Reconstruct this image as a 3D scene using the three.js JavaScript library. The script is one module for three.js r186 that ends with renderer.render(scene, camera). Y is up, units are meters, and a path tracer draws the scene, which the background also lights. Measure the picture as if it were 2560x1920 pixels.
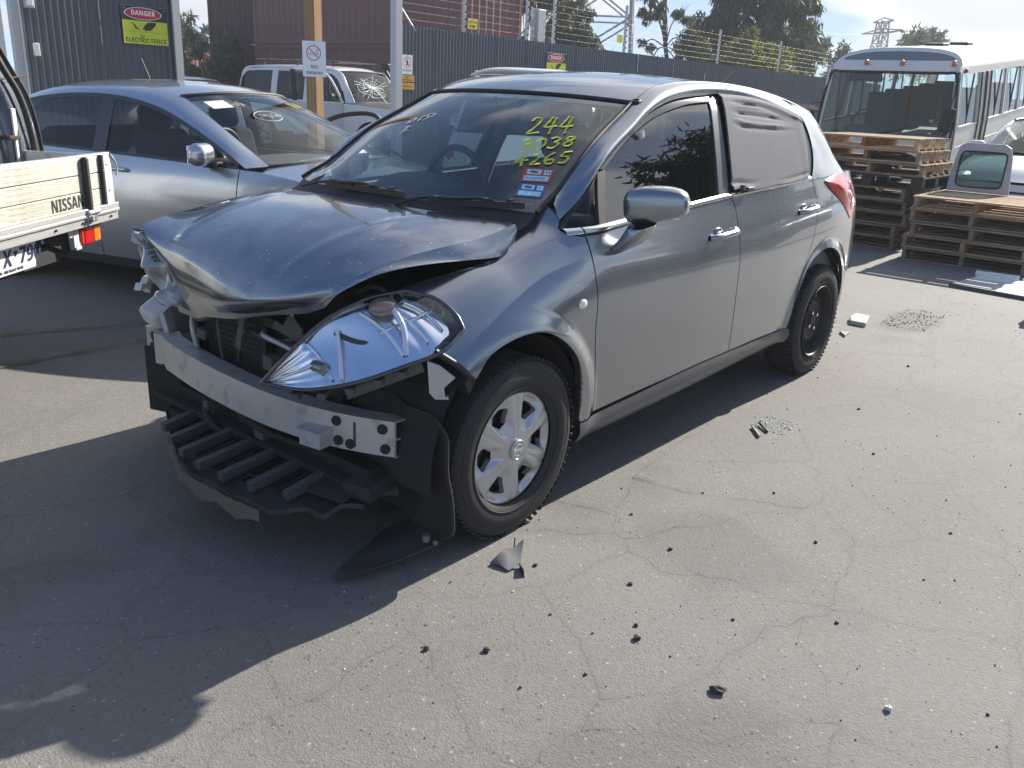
import * as THREE from 'three';
import { mergeGeometries, toCreasedNormals } from 'three/addons/utils/BufferGeometryUtils.js';
import { RoundedBoxGeometry } from 'three/addons/geometries/RoundedBoxGeometry.js';
import { TextGeometry } from 'three/addons/geometries/TextGeometry.js';
import { FontLoader } from 'three/addons/loaders/FontLoader.js';
const FONT = await new FontLoader().loadAsync('fonts/droid/droid_sans_bold.typeface.json');

const scene = new THREE.Scene();
const renderer = new THREE.WebGLRenderer({ antialias: true });
renderer.toneMapping = THREE.LinearToneMapping;
renderer.toneMappingExposure = 2.1;
renderer.shadowMap.enabled = true;

// ---------------------------------------------------------------- camera: standing at the nose corner of the hatchback, slightly rolled
const camera = new THREE.PerspectiveCamera(48.65, 4 / 3, 0.05, 3000);
camera.position.set(-3.324, 1.41, 2.439);
camera.rotation.order = 'YXZ';
camera.rotation.set(-18.742 * Math.PI / 180, -50.846 * Math.PI / 180, 2.807 * Math.PI / 180);
scene.add(camera);

// ---------------------------------------------------------------- sun: low, from behind the hatchback and a little to its left
const SUN = new THREE.Vector3(1.8, 1, 0.10).normalize();
const sun = new THREE.DirectionalLight(new THREE.Color(1, 0.93, 0.83), 5);
sun.position.copy(SUN).multiplyScalar(60);
sun.target.position.set(0, 0, 0);
sun.castShadow = true;
sun.shadow.mapSize.set(4096, 4096);
Object.assign(sun.shadow.camera, { left: -30, right: 30, top: 30, bottom: -30, near: 1, far: 150 });
scene.add(sun, sun.target);

// thin fog added to lift the background blacks, standing in for lens glare
scene.fog = new THREE.FogExp2(new THREE.Color().setRGB(.86, .93, 1), .0022);
// ---------------------------------------------------------------- helpers
const PI = Math.PI, lerp = (a, b, t) => a + (b - a) * t, clamp = (x, a = 0, b = 1) => Math.min(b, Math.max(a, x));
const sstep = (a, b, x) => { const t = clamp((x - a) / (b - a)); return t * t * (3 - 2 * t); };
const V = (x, y, z) => new THREE.Vector3(x, y, z);
function rng(s) { return () => { s |= 0; s = s + 0x6D2B79F5 | 0; let t = Math.imul(s ^ s >>> 15, 1 | s); t = t + Math.imul(t ^ t >>> 7, 61 | t) ^ t; return ((t ^ t >>> 14) >>> 0) / 4294967296; }; }
// monotone cubic through [x, y, x, y, ...]
function curve(...a) {
  const n = a.length / 2, X = [], Y = [], d = [], m = [];
  for (let i = 0; i < n; i++) { X.push(a[2 * i]); Y.push(a[2 * i + 1]); }
  for (let i = 0; i < n - 1; i++) d.push((Y[i + 1] - Y[i]) / (X[i + 1] - X[i]));
  for (let i = 0; i < n; i++) m.push(i === 0 ? d[0] : i === n - 1 ? d[n - 2] : d[i - 1] * d[i] <= 0 ? 0 : 2 * d[i - 1] * d[i] / (d[i - 1] + d[i]));
  return x => {
    if (x <= X[0]) return Y[0] + m[0] * (x - X[0]);
    if (x >= X[n - 1]) return Y[n - 1] + m[n - 1] * (x - X[n - 1]);
    let i = 0; while (x > X[i + 1]) i++;
    const h = X[i + 1] - X[i], t = (x - X[i]) / h, t2 = t * t, t3 = t2 * t;
    return (2 * t3 - 3 * t2 + 1) * Y[i] + (t3 - 2 * t2 + t) * h * m[i] + (-2 * t3 + 3 * t2) * Y[i + 1] + (t3 - t2) * h * m[i + 1];
  };
}
const names = {};
function numbered(n) { const k = names[n] = (names[n] ?? -1) + 1; return k ? `${n}_${String(k).padStart(3, '0')}` : n; }
function tag(o, label, category, group, kind) { Object.assign(o.userData, { label, category }); if (group) o.userData.group = group; if (kind) o.userData.kind = kind; return o; }
function thing(name, label, category, p = [0, 0, 0], turn = 0, group) {
  const o = new THREE.Group(); o.name = numbered(name); o.position.set(...p); o.rotation.y = turn; scene.add(o); return tag(o, label, category, group);
}
function obj(name, geos, mat, parent = scene, label) {
  geos = (Array.isArray(geos) ? geos : [geos]).filter(Boolean);
  const g = geos.length === 1 ? geos[0] : merge(geos);
  const o = new THREE.Mesh(g, mat); o.name = parent === scene ? numbered(name) : name; o.castShadow = o.receiveShadow = true; parent.add(o);
  if (label) o.userData.label = label;
  return o;
}
function each(name, geos, mat, parent, label) { return geos.map(g => obj(name, g, mat, parent, label)); }
function struct(name, geos, mat, label) { const o = obj(name, geos, mat); o.userData.kind = 'structure'; if (label) o.userData.label = label; return o; }
function merge(geos) {
  geos = geos.map(g => { const k = g.index ? g.toNonIndexed() : g; const o = new THREE.BufferGeometry(); for (const a of ['position', 'normal', 'uv']) if (k.attributes[a]) o.setAttribute(a, k.attributes[a]); if (!o.attributes.uv) o.setAttribute('uv', new THREE.BufferAttribute(new Float32Array(o.attributes.position.count * 2), 2)); if (!o.attributes.normal) o.computeVertexNormals(); return o; });
  return mergeGeometries(geos);
}
function place(g, x = 0, y = 0, z = 0, rx = 0, ry = 0, rz = 0) { if (rx || ry || rz) g.applyMatrix4(new THREE.Matrix4().makeRotationFromEuler(new THREE.Euler(rx, ry, rz))); return g.translate(x, y, z); }
// box with metric uv
function box(w, h, d, x = 0, y = 0, z = 0, rx = 0, ry = 0, rz = 0) {
  const g = new THREE.BoxGeometry(w, h, d), n = g.attributes.normal, p = g.attributes.position, uv = g.attributes.uv;
  for (let i = 0; i < p.count; i++) { const ax = Math.abs(n.getX(i)), ay = Math.abs(n.getY(i)); ax > .5 ? uv.setXY(i, p.getZ(i), p.getY(i)) : ay > .5 ? uv.setXY(i, p.getX(i), p.getZ(i)) : uv.setXY(i, p.getX(i), p.getY(i)); }
  return place(g, x, y, z, rx, ry, rz);
}
function rbox(w, h, d, r, x = 0, y = 0, z = 0, rx = 0, ry = 0, rz = 0, seg = 2) { return place(new RoundedBoxGeometry(w, h, d, seg, Math.min(r, w / 2.01, h / 2.01, d / 2.01)), x, y, z, rx, ry, rz); }
function tube(pts, r, seg = 24, rad = 8, closed = false) { return new THREE.TubeGeometry(new THREE.CatmullRomCurve3(pts.map(p => p.isVector3 ? p : V(...p)), closed, 'centripetal'), seg, r, rad, closed); }
function rod(a, b, r, rad = 8, r2 = r) { a = a.isVector3 ? a : V(...a); b = b.isVector3 ? b : V(...b); const d = b.clone().sub(a), g = new THREE.CylinderGeometry(r2, r, d.length(), rad); g.applyQuaternion(new THREE.Quaternion().setFromUnitVectors(V(0, 1, 0), d.clone().normalize())); const m = a.clone().add(b).multiplyScalar(.5); return g.translate(m.x, m.y, m.z); }
function bar(a, b, w, h) { a = a.isVector3 ? a : V(...a); b = b.isVector3 ? b : V(...b); const d = b.clone().sub(a), g = box(w, h, d.length()); const m = new THREE.Matrix4().lookAt(b, a, V(0, 1, 0)); g.applyMatrix4(m); const c = a.clone().add(b).multiplyScalar(.5); return g.translate(c.x, c.y, c.z); }
function cyl(r, h, x, y, z, axis = 'y', rad = 24, r2 = r) { const g = new THREE.CylinderGeometry(r2, r, h, rad); if (axis === 'x') g.rotateZ(PI / 2); if (axis === 'z') g.rotateX(PI / 2); return g.translate(x, y, z); }
function ball(r, x, y, z, sx = 1, sy = 1, sz = 1, seg = 16) { return new THREE.SphereGeometry(r, seg, seg * .7 | 0).scale(sx, sy, sz).translate(x, y, z); }
// grid of points -> surface; uv in metres along the two ways
function grid(rows, { closeV = false, normals = null, flip = false } = {}) {
  const m = rows.length, n = rows[0].length, pos = [], uv = [], idx = [], nor = [];
  let du = 0;
  for (let i = 0; i < m; i++) {
    if (i) du += rows[i][n >> 1].distanceTo(rows[i - 1][n >> 1]);
    let dv = 0;
    for (let j = 0; j < n; j++) { const p = rows[i][j]; if (j) dv += p.distanceTo(rows[i][j - 1]); pos.push(p.x, p.y, p.z); uv.push(dv, du); if (normals) { const q = normals[i][j]; nor.push(q.x, q.y, q.z); } }
  }
  for (let i = 0; i < m - 1; i++) for (let j = 0; j < n - 1; j++) { const a = i * n + j, b = a + 1, c = a + n, d = c + 1; flip ? idx.push(a, c, b, b, c, d) : idx.push(a, b, c, b, d, c); }
  const g = new THREE.BufferGeometry();
  g.setAttribute('position', new THREE.Float32BufferAttribute(pos, 3)); g.setAttribute('uv', new THREE.Float32BufferAttribute(uv, 2)); g.setIndex(idx);
  if (normals) g.setAttribute('normal', new THREE.Float32BufferAttribute(nor, 3)); else g.computeVertexNormals();
  return g;
}
// resample a polyline or smooth curve of points (arrays or vectors) to n+1 points evenly along its length
function sample(pts, n, smooth = true) {
  const P = pts.map(p => p.isVector3 ? p : V(p[0], p[1], p[2] ?? 0));
  if (P.length === 1) return Array.from({ length: n + 1 }, () => P[0].clone());
  if (P.length === 2 || !smooth) { const c = new THREE.CurvePath(); for (let i = 0; i < P.length - 1; i++) c.add(new THREE.LineCurve3(P[i], P[i + 1])); return c.getSpacedPoints(n); }
  const c = new THREE.CatmullRomCurve3(P, false, 'centripetal'); c.arcLengthDivisions = 400; return c.getSpacedPoints(n);
}
function coonsPts(b, t, l, r, nu, nv) {   // b,t left->right, l,r bottom->top; arrays already sampled
  const rows = [];
  for (let j = 0; j <= nv; j++) {
    const v = j / nv, row = [];
    for (let i = 0; i <= nu; i++) {
      const u = i / nu, p = b[i].clone().multiplyScalar(1 - v).addScaledVector(t[i], v).addScaledVector(l[j], 1 - u).addScaledVector(r[j], u);
      p.addScaledVector(b[0], -(1 - u) * (1 - v)).addScaledVector(b[nu], -u * (1 - v)).addScaledVector(t[0], -(1 - u) * v).addScaledVector(t[nu], -u * v);
      row.push(p);
    }
    rows.push(row);
  }
  return rows;
}
// return flange round the rim of a grid
function rim(rows, off) {
  const n = rows[0].length, m = rows.length, loop = [];
  for (let i = 0; i < n; i++) loop.push(rows[0][i]); for (let j = 1; j < m; j++) loop.push(rows[j][n - 1]);
  for (let i = n - 2; i >= 0; i--) loop.push(rows[m - 1][i]); for (let j = m - 2; j >= 0; j--) loop.push(rows[j][0]);
  return grid([loop.map(p => p.clone().add(off)), loop]);
}
// panel lying on a skin z = S(x, y): boundary curves in (x, y)
function skinPanel(S, { b, t, l, r }, nu, nv, { inset = 0, gap = .002, flange = .018, raw = false } = {}) {
  const sm = a => Array.isArray(a[0]) ? a : a.pts, C = (a, n) => sample(sm(a), n, !a.poly);
  let rows = coonsPts(C(b, nu), C(t, nu), C(l, nv), C(r, nv), nu, nv);
  const N = (x, y) => { const e = .004, dx = (S(x + e, y) - S(x - e, y)) / (2 * e), dy = (S(x, y + e) - S(x, y - e)) / (2 * e); return V(-dx, -dy, 1).normalize(); };
  const nor = rows.map(r => r.map(p => N(p.x, p.y)));
  rows = rows.map((r, j) => r.map((p, i) => V(p.x, p.y, S(p.x, p.y)).addScaledVector(nor[j][i], -inset)));
  if (raw) return { rows, nor };
  const g = grid(rows, { normals: nor });
  return flange ? merge([g, rim(rows, V(0, 0, -flange))]) : g;
}
function mirrorZ(g) { const k = (g.index ? g.toNonIndexed() : g).clone(); k.scale(1, 1, -1); for (const a in k.attributes) { const at = k.attributes[a], s = at.itemSize, ar = at.array; for (let i = 0; i < at.count; i += 3) for (let c = 0; c < s; c++) { const u = ar[(i + 1) * s + c]; ar[(i + 1) * s + c] = ar[(i + 2) * s + c]; ar[(i + 2) * s + c] = u; } } return k; }
// extruded outline in the xy plane
function prism(pts, d, { bevel = 0, holes = [], z = 0 } = {}) {
  const sh = new THREE.Shape(pts.map(p => new THREE.Vector2(...p))); for (const h of holes) sh.holes.push(new THREE.Path(h.map(p => new THREE.Vector2(...p))));
  return new THREE.ExtrudeGeometry(sh, { depth: d - 2 * bevel, bevelEnabled: bevel > 0, bevelThickness: bevel, bevelSize: bevel, bevelOffset: -bevel, bevelSegments: 2, curveSegments: 16 }).translate(0, 0, z + bevel);
}
const circle = (x, y, r, n = 20, sy = 1) => Array.from({ length: n }, (_, i) => [x + r * Math.cos(i / n * 2 * PI), y + r * sy * Math.sin(i / n * 2 * PI)]);
const rrect = (x0, y0, x1, y1, r, n = 4) => { const o = []; for (const [cx, cy, a] of [[x1 - r, y0 + r, -PI / 2], [x1 - r, y1 - r, 0], [x0 + r, y1 - r, PI / 2], [x0 + r, y0 + r, PI]]) for (let i = 0; i <= n; i++) o.push([cx + r * Math.cos(a + i / n * PI / 2), cy + r * Math.sin(a + i / n * PI / 2)]); return o; };
function lathe(prof, seg = 48) { return new THREE.LatheGeometry(prof.map(p => new THREE.Vector2(Math.max(p[0], 1e-4), p[1])), seg); }
// ---------------------------------------------------------------- sky: clear blue with broken white cloud, brightest round the sun
function hash2(x, y, s) { let h = Math.imul(x, 374761393) + Math.imul(y, 668265263) + Math.imul(s, 1442695041) | 0; h = Math.imul(h ^ h >>> 13, 1274126177); return ((h ^ h >>> 16) >>> 0) / 4294967296; }
function vnoise(x, y, s, wrap = 0) {
  const xi = Math.floor(x), yi = Math.floor(y), fx = x - xi, fy = y - yi, u = fx * fx * (3 - 2 * fx), v = fy * fy * (3 - 2 * fy);
  const w = n => wrap ? ((n % wrap) + wrap) % wrap : n;
  return lerp(lerp(hash2(w(xi), w(yi), s), hash2(w(xi + 1), w(yi), s), u), lerp(hash2(w(xi), w(yi + 1), s), hash2(w(xi + 1), w(yi + 1), s), u), v);
}
function fbm(x, y, s, oct = 5, wrap = 0) { let a = 0, k = .5, t = 0; for (let i = 0; i < oct; i++) { a += k * vnoise(x, y, s + i * 17, wrap); t += k; x *= 2; y *= 2; if (wrap) wrap *= 2; k *= .5; } return a / t; }
{
  const W = 1536, H = 768, data = new Float32Array(W * H * 4);
  for (let j = 0; j < H; j++) for (let i = 0; i < W; i++) {
    const el = (j + .5) / H * PI - PI / 2, az = ((i + .5) / W - .5) * 2 * PI;
    const d = V(Math.cos(el) * Math.cos(az), Math.sin(el), Math.cos(el) * Math.sin(az));
    const up = Math.max(d.y, 0), cosS = clamp(d.dot(SUN), -1, 1), ang = Math.acos(cosS);
    // clear air
    const hz = Math.exp(-up * 3.2);
    let r = lerp(.020, .31, hz), g = lerp(.058, .44, hz), b = lerp(.165, .60, hz);
    const glow = .30 * Math.exp(-ang * 3.0) + .8 * Math.exp(-ang * 9);
    r += glow; g += glow; b += glow * .98;
    // cloud deck seen in perspective
    const q = 1 / (up + .12), cx = d.x * q, cz = d.z * q;
    let c = fbm(cx * 1.1 + 7.3, cz * 1.1 + 2.1, 5, 6) + .10 * (fbm(cx * .35, cz * .35, 91, 3) - .5);
    c += .26 * Math.exp(-Math.pow(ang / .75, 2));
    let cover = sstep(.54, .70, c - .06 * sstep(.35, .8, d.y)) * sstep(.0, .05, d.y);
    const thick = sstep(.6, .85, c), fwd = .26 + .42 * Math.exp(-ang * 1.5);
    const cl = fwd * (1.4 - .35 * thick);
    r = lerp(r, cl * 1.0, cover * .92); g = lerp(g, cl * 1.0, cover * .92); b = lerp(b, cl * 1.02, cover * .92);
    if (d.y < 0) { const k = sstep(0, -.15, d.y); r = lerp(r, .09, k); g = lerp(g, .086, k); b = lerp(b, .08, k); }
    const o = (j * W + i) * 4; data[o] = r; data[o + 1] = g; data[o + 2] = b; data[o + 3] = 1;
  }
  const t = new THREE.DataTexture(data, W, H, THREE.RGBAFormat, THREE.FloatType);
  t.mapping = THREE.EquirectangularReflectionMapping; t.colorSpace = THREE.LinearSRGBColorSpace;
  t.minFilter = t.magFilter = THREE.LinearFilter; t.needsUpdate = true;
  scene.background = t; scene.environment = t;
}
// ---------------------------------------------------------------- materials and the textures they use
function tex(w, h, fn, { srgb = false, rep = [1, 1] } = {}) {
  const d = new Uint8Array(w * h * 4);
  for (let j = 0; j < h; j++) for (let i = 0; i < w; i++) { const c = fn(i, j, i / w, j / h); const o = (j * w + i) * 4; if (typeof c === 'number') { d[o] = d[o + 1] = d[o + 2] = clamp(c) * 255; } else { d[o] = clamp(c[0]) * 255; d[o + 1] = clamp(c[1]) * 255; d[o + 2] = clamp(c[2]) * 255; } d[o + 3] = 255; }
  const t = new THREE.DataTexture(d, w, h); t.wrapS = t.wrapT = THREE.RepeatWrapping; t.magFilter = THREE.LinearFilter; t.minFilter = THREE.LinearMipmapLinearFilter; t.repeat.set(...rep);
  if (srgb) t.colorSpace = THREE.SRGBColorSpace; t.needsUpdate = true; return t;
}
function canvasTex(w, h, draw) { const c = document.createElement('canvas'); c.width = w; c.height = h; draw(c.getContext('2d'), w, h); const t = new THREE.CanvasTexture(c); t.colorSpace = THREE.SRGBColorSpace; return t; }
const L = (r, g, b) => new THREE.Color().setRGB(r, g, b);
const std = (r, g, b, rough = .6, metal = 0, o = {}) => new THREE.MeshStandardMaterial({ color: L(r, g, b), roughness: rough, metalness: metal, ...o });
const phy = (r, g, b, rough, metal, o = {}) => new THREE.MeshPhysicalMaterial({ color: L(r, g, b), roughness: rough, metalness: metal, ...o });
const glass = (r, g, b, o = {}) => phy(r, g, b, 0, 0, { transmission: 1, thickness: 0, ior: 1.5, side: THREE.DoubleSide, ...o });
const flake = tex(256, 256, (i, j) => .78 + .22 * hash2(i, j, 3));
const grime = tex(512, 512, (i, j, u, v) => { const n = fbm(u * 8, v * 8, 21, 5, 8); return .55 + .45 * n; });
const grime2 = tex(512, 512, (i, j, u, v) => { const n = fbm(u * 10, v * 10, 23, 5, 10), k = .80 + .2 * n - .22 * sstep(.62, .78, fbm(u * 22, v * 22, 29, 4, 22)); return [k, k, k * .985]; });
const M = {
  paint: phy(.27, .298, .335, .24, .86, { clearcoat: 1, clearcoatRoughness: .03 }),
  paintDusty: phy(.32, .335, .35, .4, .5, { clearcoat: 1, clearcoatRoughness: .05 }),
  silver: phy(.52, .56, .61, .26, .8, { clearcoat: 1, clearcoatRoughness: .03 }),
  white: phy(.74, .75, .74, .45, 0, { clearcoat: .8, clearcoatRoughness: .08 }),
  cream: phy(.70, .70, .64, .5, 0, { clearcoat: .4, clearcoatRoughness: .2 }),
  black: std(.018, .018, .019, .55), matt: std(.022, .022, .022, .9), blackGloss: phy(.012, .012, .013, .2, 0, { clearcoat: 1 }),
  rubber: std(.024, .024, .025, .82), plastic: std(.035, .036, .038, .6), plasticGrey: std(.075, .078, .082, .6),
  chrome: std(.82, .83, .85, .06, 1), chromeSoft: std(.75, .76, .78, .22, 1), satin: std(.36, .37, .39, .42, .9),
  alu: std(.62, .62, .60, .5, .45, { roughnessMap: grime, map: grime2 }), steel: std(.42, .43, .44, .5, .8), galv: std(.50, .52, .54, .55, .6),
  cover: phy(.52, .52, .53, .36, .55, { clearcoat: .3, clearcoatRoughness: .2 }),
  glassClear: glass(.86, .93, .91), screen: glass(.80, .90, .90, { ior: 1.85 }), glassTint: glass(.42, .50, .50), glassDark: glass(.16, .18, .19), lens: glass(.96, .97, 1),
  red: phy(.55, .015, .02, .12, 0, { clearcoat: 1 }), orange: phy(.75, .20, .02, .2, 0, { clearcoat: 1 }),
  fabricDark: std(.030, .031, .034, .95), dash: std(.040, .042, .045, .75), trim: std(.16, .16, .16, .8), headliner: std(.42, .41, .38, .9),
  rust: std(.10, .065, .045, .85),
};
// ---------------------------------------------------------------- outer skin of the hatchback: half width z at (x along the car, y up); nose towards -x
const planW = curve(-2.02, .50, -1.9, .645, -1.75, .745, -1.6, .79, -1.3, .82, -1.0, .825, -.5, .83, 0, .835, .6, .835, 1.0, .83, 1.3, .825, 1.7, .80, 2.0, .72, 2.12, .62, 2.2, .45);
const doorP = curve(.14, -.09, .18, -.06, .25, -.035, .40, -.012, .55, -.002, .65, 0, .75, -.004, .82, -.014, .88, -.028, .93, -.046, 1.0, -.075, 1.2, -.145, 1.35, -.205, 1.42, -.24, 1.46, -.285, 1.49, -.35);
const fendP = curve(.14, -.09, .18, -.06, .25, -.035, .40, -.012, .55, -.002, .65, 0, .72, -.005, .78, -.02, .83, -.045, .87, -.08, .90, -.115, .93, -.155, .95, -.19, .97, -.24, 1.0, -.33);
function skin(x, y) {
  const f = 1 - sstep(-1.25, -.8, x), yf = y + .16 * sstep(-1.0, -1.8, x), yd = y - .05 * sstep(.2, 1.6, x) * sstep(.7, .95, y);
  let z = planW(x) + lerp(doorP(yd), fendP(yf), f);
  for (const cx of [-1.3, 1.3]) { const r = Math.hypot(x - cx, y - .3); z += .022 * (1 - sstep(.40, .475, r)) * sstep(.25, .5, y + .2); }
  return z;
}
// windscreen as a function of u (across) and v (up)
const wsx = curve(0, -1.03, .06, -.985, .16, -.90, .3, -.80, .5, -.665, .7, -.535, .85, -.44, 1, -.352), wsy = curve(0, 1.036, .06, 1.06, .16, 1.10, .3, 1.168, .5, 1.255, .7, 1.318, .85, 1.363, 1, 1.404), wsz = curve(0, .642, .16, .624, .3, .612, .5, .595, .7, .575, .85, .563, 1, .55);
const wcx = curve(0, -1.235, .25, -1.05, .5, -.86, .75, -.665, 1, -.468), wcy = curve(0, 1.050, .25, 1.158, .5, 1.262, .75, 1.353, 1, 1.424);
function screenAt(u, v, off = 0) {   // u -1 (right of the car) .. 1 (left), v 0 foot .. 1 header
  const k = 1 - Math.pow(Math.abs(u), 2.3), p = (u, v) => { const k = 1 - Math.pow(Math.abs(u), 2.3); return V(lerp(wsx(v), wcx(v), k), lerp(wsy(v), wcy(v), k), u * wsz(v)); };
  const q = p(u, v); if (!off) return q;
  const a = p(u + .01, v).sub(p(u - .01, v)), b = p(u, v + .01).sub(p(u, v - .01)); return q.addScaledVector(b.cross(a).normalize(), -off);
}
// ---------------------------------------------------------------- the damaged grey hatchback
const car = thing('damaged_hatchback', 'grey five-door hatchback with its front bumper torn off and bonnet buckled', 'hatchback car');
const hoodSpeck = tex(1024, 1024, (i, j, u, v) => {
  let s = 0; const cx = Math.floor(u * 60), cy = Math.floor(v * 60), h = hash2(cx, cy, 41);
  if (h > .86) { const ox = (cx + .2 + .6 * hash2(cx, cy, 5)) / 60, oy = (cy + .2 + .6 * hash2(cx, cy, 6)) / 60, r = Math.hypot(u - ox, (v - oy)) * 1.1; const R = .0009 + .0022 * Math.pow(hash2(cx, cy, 7), 4); if (r < R) s = 1; }
  const film = .10 * sstep(.45, .75, fbm(u * 14, v * 14, 77, 4, 14));
  const k = lerp(1, 1.9, s * .8) - film; return [.555 * k, .581 * k, .613 * k * (s ? .95 : 1)];
});
M.hood = phy(1, 1, 1, .24, .86, { clearcoat: 1, clearcoatRoughness: .03, map: hoodSpeck }); hoodSpeck.colorSpace = THREE.SRGBColorSpace;
const both = g => [g, mirrorZ(g)];
const S0 = skin, P3 = (x, y, d = 0) => V(x, y, skin(x, y) + d);

// --- wings
const archF = [[-1.51, .595], [-1.45, .654], [-1.36, .687], [-1.27, .697], [-1.19, .687], [-1.11, .649], [-1.02, .574], [-.975, .49], [-.955, .40], [-.945, .31], [-.84, .31]];
const wingA = skinPanel(skin, {
  b: archF, l: { pts: [[-1.51, .595], [-1.60, .686], [-1.53, .716], [-1.49, .745], [-1.492, .775], [-1.515, .812], [-1.56, .836]], poly: 1 },
  t: [[-1.56, .836], [-1.44, .861], [-1.34, .88], [-1.25, .897], [-1.20, .915], [-1.11, .962], [-1.02, .962], [-.893, .958]], r: [[-.84, .31], [-.872, .5], [-.893, .638], [-.888, .741], [-.892, .83], [-.893, .958]],
}, 64, 28, { flange: .03 });
const wingB = skinPanel(skin, {
  b: [[-1.11, .9615], [-1.02, .9615], [-.96, .961], [-.895, .9575]], l: [[-1.11, .9615], [-1.135, .985], [-1.13, 1.003]], t: [[-1.13, 1.003], [-1.04, 1.034], [-.99, 1.057], [-.952, 1.062]], r: { pts: [[-.895, .9575], [-.958, .968], [-.97, .982], [-.945, 1.010], [-.952, 1.062]], poly: 1 },
}, 20, 14, { flange: .012 });
const wing = merge([wingA, wingB]);
obj('front_wing', wing, M.paint, car); obj('front_wing', mirrorZ(wing), M.paint, car);
// --- doors
const doorGap = [[.24, .338], [.222, .442], [.202, .642], [.21, .788], [.212, .887], [.228, .99], [.212, 1.034]];
const dFront = skinPanel(skin, { b: [[-.835, .313], [-.54, .324], [.236, .342]], t: [[-.886, .960], [-.65, .978], [-.19, 1.006], [.208, 1.027]], l: [[-.835, .313], [-.867, .5], [-.888, .638], [-.883, .741], [-.887, .83], [-.886, .960]], r: doorGap.map(p => [p[0] - .003, p[1] - (p[1] > 1 ? .006 : 0)]) }, 44, 34);
const dRear = skinPanel(skin, { b: [[.245, .343], [.55, .345], [.872, .338]], t: [[.216, 1.03], [.63, 1.046], [1.134, 1.064]], l: doorGap.map(p => [p[0] + .003, p[1]]), r: [[.872, .338], [.915, .52], [.985, .655], [1.05, .755], [1.113, .874], [1.136, .95], [1.142, 1.01], [1.134, 1.064]] }, 34, 34);
function doorHandle(x0, x1, y) {
  const c = []; const zz = x => skin(x, y);
  const cup = ball(.05, (x0 + x1) / 2 - .03, y - .004, zz(x0) - .006, 1.05, .62, .22, 20);
  const pts = [[x0 - .015, y - .012, zz(x0) + .002], [x0 + .01, y - .008, zz(x0) + .026], [(x0 + x1) / 2, y, zz(x0) + .036], [x1 - .015, y + .004, zz(x1) + .03], [x1 + .012, y + .004, zz(x1) + .004]];
  const g = tube(pts, .014, 24, 10); c.push(g, ball(.016, x1 + .008, y + .004, zz(x1) + .01));
  return [cup, merge(c)];
}
for (const side of [1, -1]) {
  const f = g => side > 0 ? g : mirrorZ(g);
  for (const [g, h] of [[dFront, [-.04, .15, .895]], [dRear, [.91, 1.075, .935]]]) {
    const d = obj('door', f(g), M.paint, car), [cup, grip] = doorHandle(...h);
    obj('handle_cup', f(cup), M.blackGloss, d); obj('handle', f(grip), M.paint, d);
  }
}
// --- rear quarters with the bumper ends
const quarter = skinPanel(skin, { b: [[.878, .336], [.90, .45], [.955, .565], [1.035, .654], [1.16, .708], [1.30, .716], [1.44, .668], [1.55, .575], [1.63, .45], [1.67, .30], [1.98, .33]], t: [[1.140, 1.066], [1.35, 1.074], [1.6, 1.085], [1.83, 1.09]], l: [[.878, .336], [.921, .52], [.991, .655], [1.056, .755], [1.119, .874], [1.142, .95], [1.148, 1.01], [1.140, 1.066]], r: [[1.98, .33], [2.04, .55], [2.03, .75], [1.96, .95], [1.83, 1.09]] }, 60, 26, { flange: .02 });
obj('rear_quarter', quarter, M.paint, car); obj('rear_quarter', mirrorZ(quarter), M.paint, car);
// --- roof side frames: A pillar, cant rail, C pillar
const gapTop = [[-.945, 1.012], [-.86, 1.085], [-.74, 1.183], [-.60, 1.255], [-.47, 1.309], [-.33, 1.37], [-.13, 1.42], [.11, 1.444], [.32, 1.452], [.57, 1.453], [.82, 1.431], [1.03, 1.397], [1.165, 1.366]];
const ditch = [[-.952, 1.062, .655], [-.899, 1.098, .628], [-.85, 1.135, .62], [-.687, 1.243, .60], [-.56, 1.303, .58], [-.435, 1.362, .565], [-.345, 1.406, .552], [-.268, 1.441, .545], [-.195, 1.464, .54], [-.085, 1.483, .535], [.056, 1.497, .53], [.25, 1.506, .525], [.5, 1.507, .52], [.8, 1.494, .515], [1.1, 1.468, .51], [1.4, 1.428, .505], [1.6, 1.392, .50]];
const railRows = (() => {
  const n = 70, lo = sample(gapTop.map(p => [p[0], p[1], skin(...p)]), n), hi = sample(ditch.slice(0, 15).map(p => V(...p)), n), rows = [];
  for (let i = 0; i <= n; i++) {
    const r = [], a = lo[i], b = hi[i], out = V(0, .55, .83);
    for (let j = 0; j <= 10; j++) { const w = j / 10; r.push(a.clone().lerp(b, w).addScaledVector(out, .017 * Math.sin(PI * Math.pow(w, .8)) * (1 - .35 * sstep(.6, 1, i / n)) * sstep(-.01, .10, i / n))); }
    rows.push(r);
  }
  return rows;
})();
const rail = merge([grid(railRows, { flip: false }), rim(railRows.slice(3), V(0, -.01, -.018))]);
obj('roof_side_frame', rail, M.paint, car); obj('roof_side_frame', mirrorZ(rail), M.paint, car);
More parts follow.
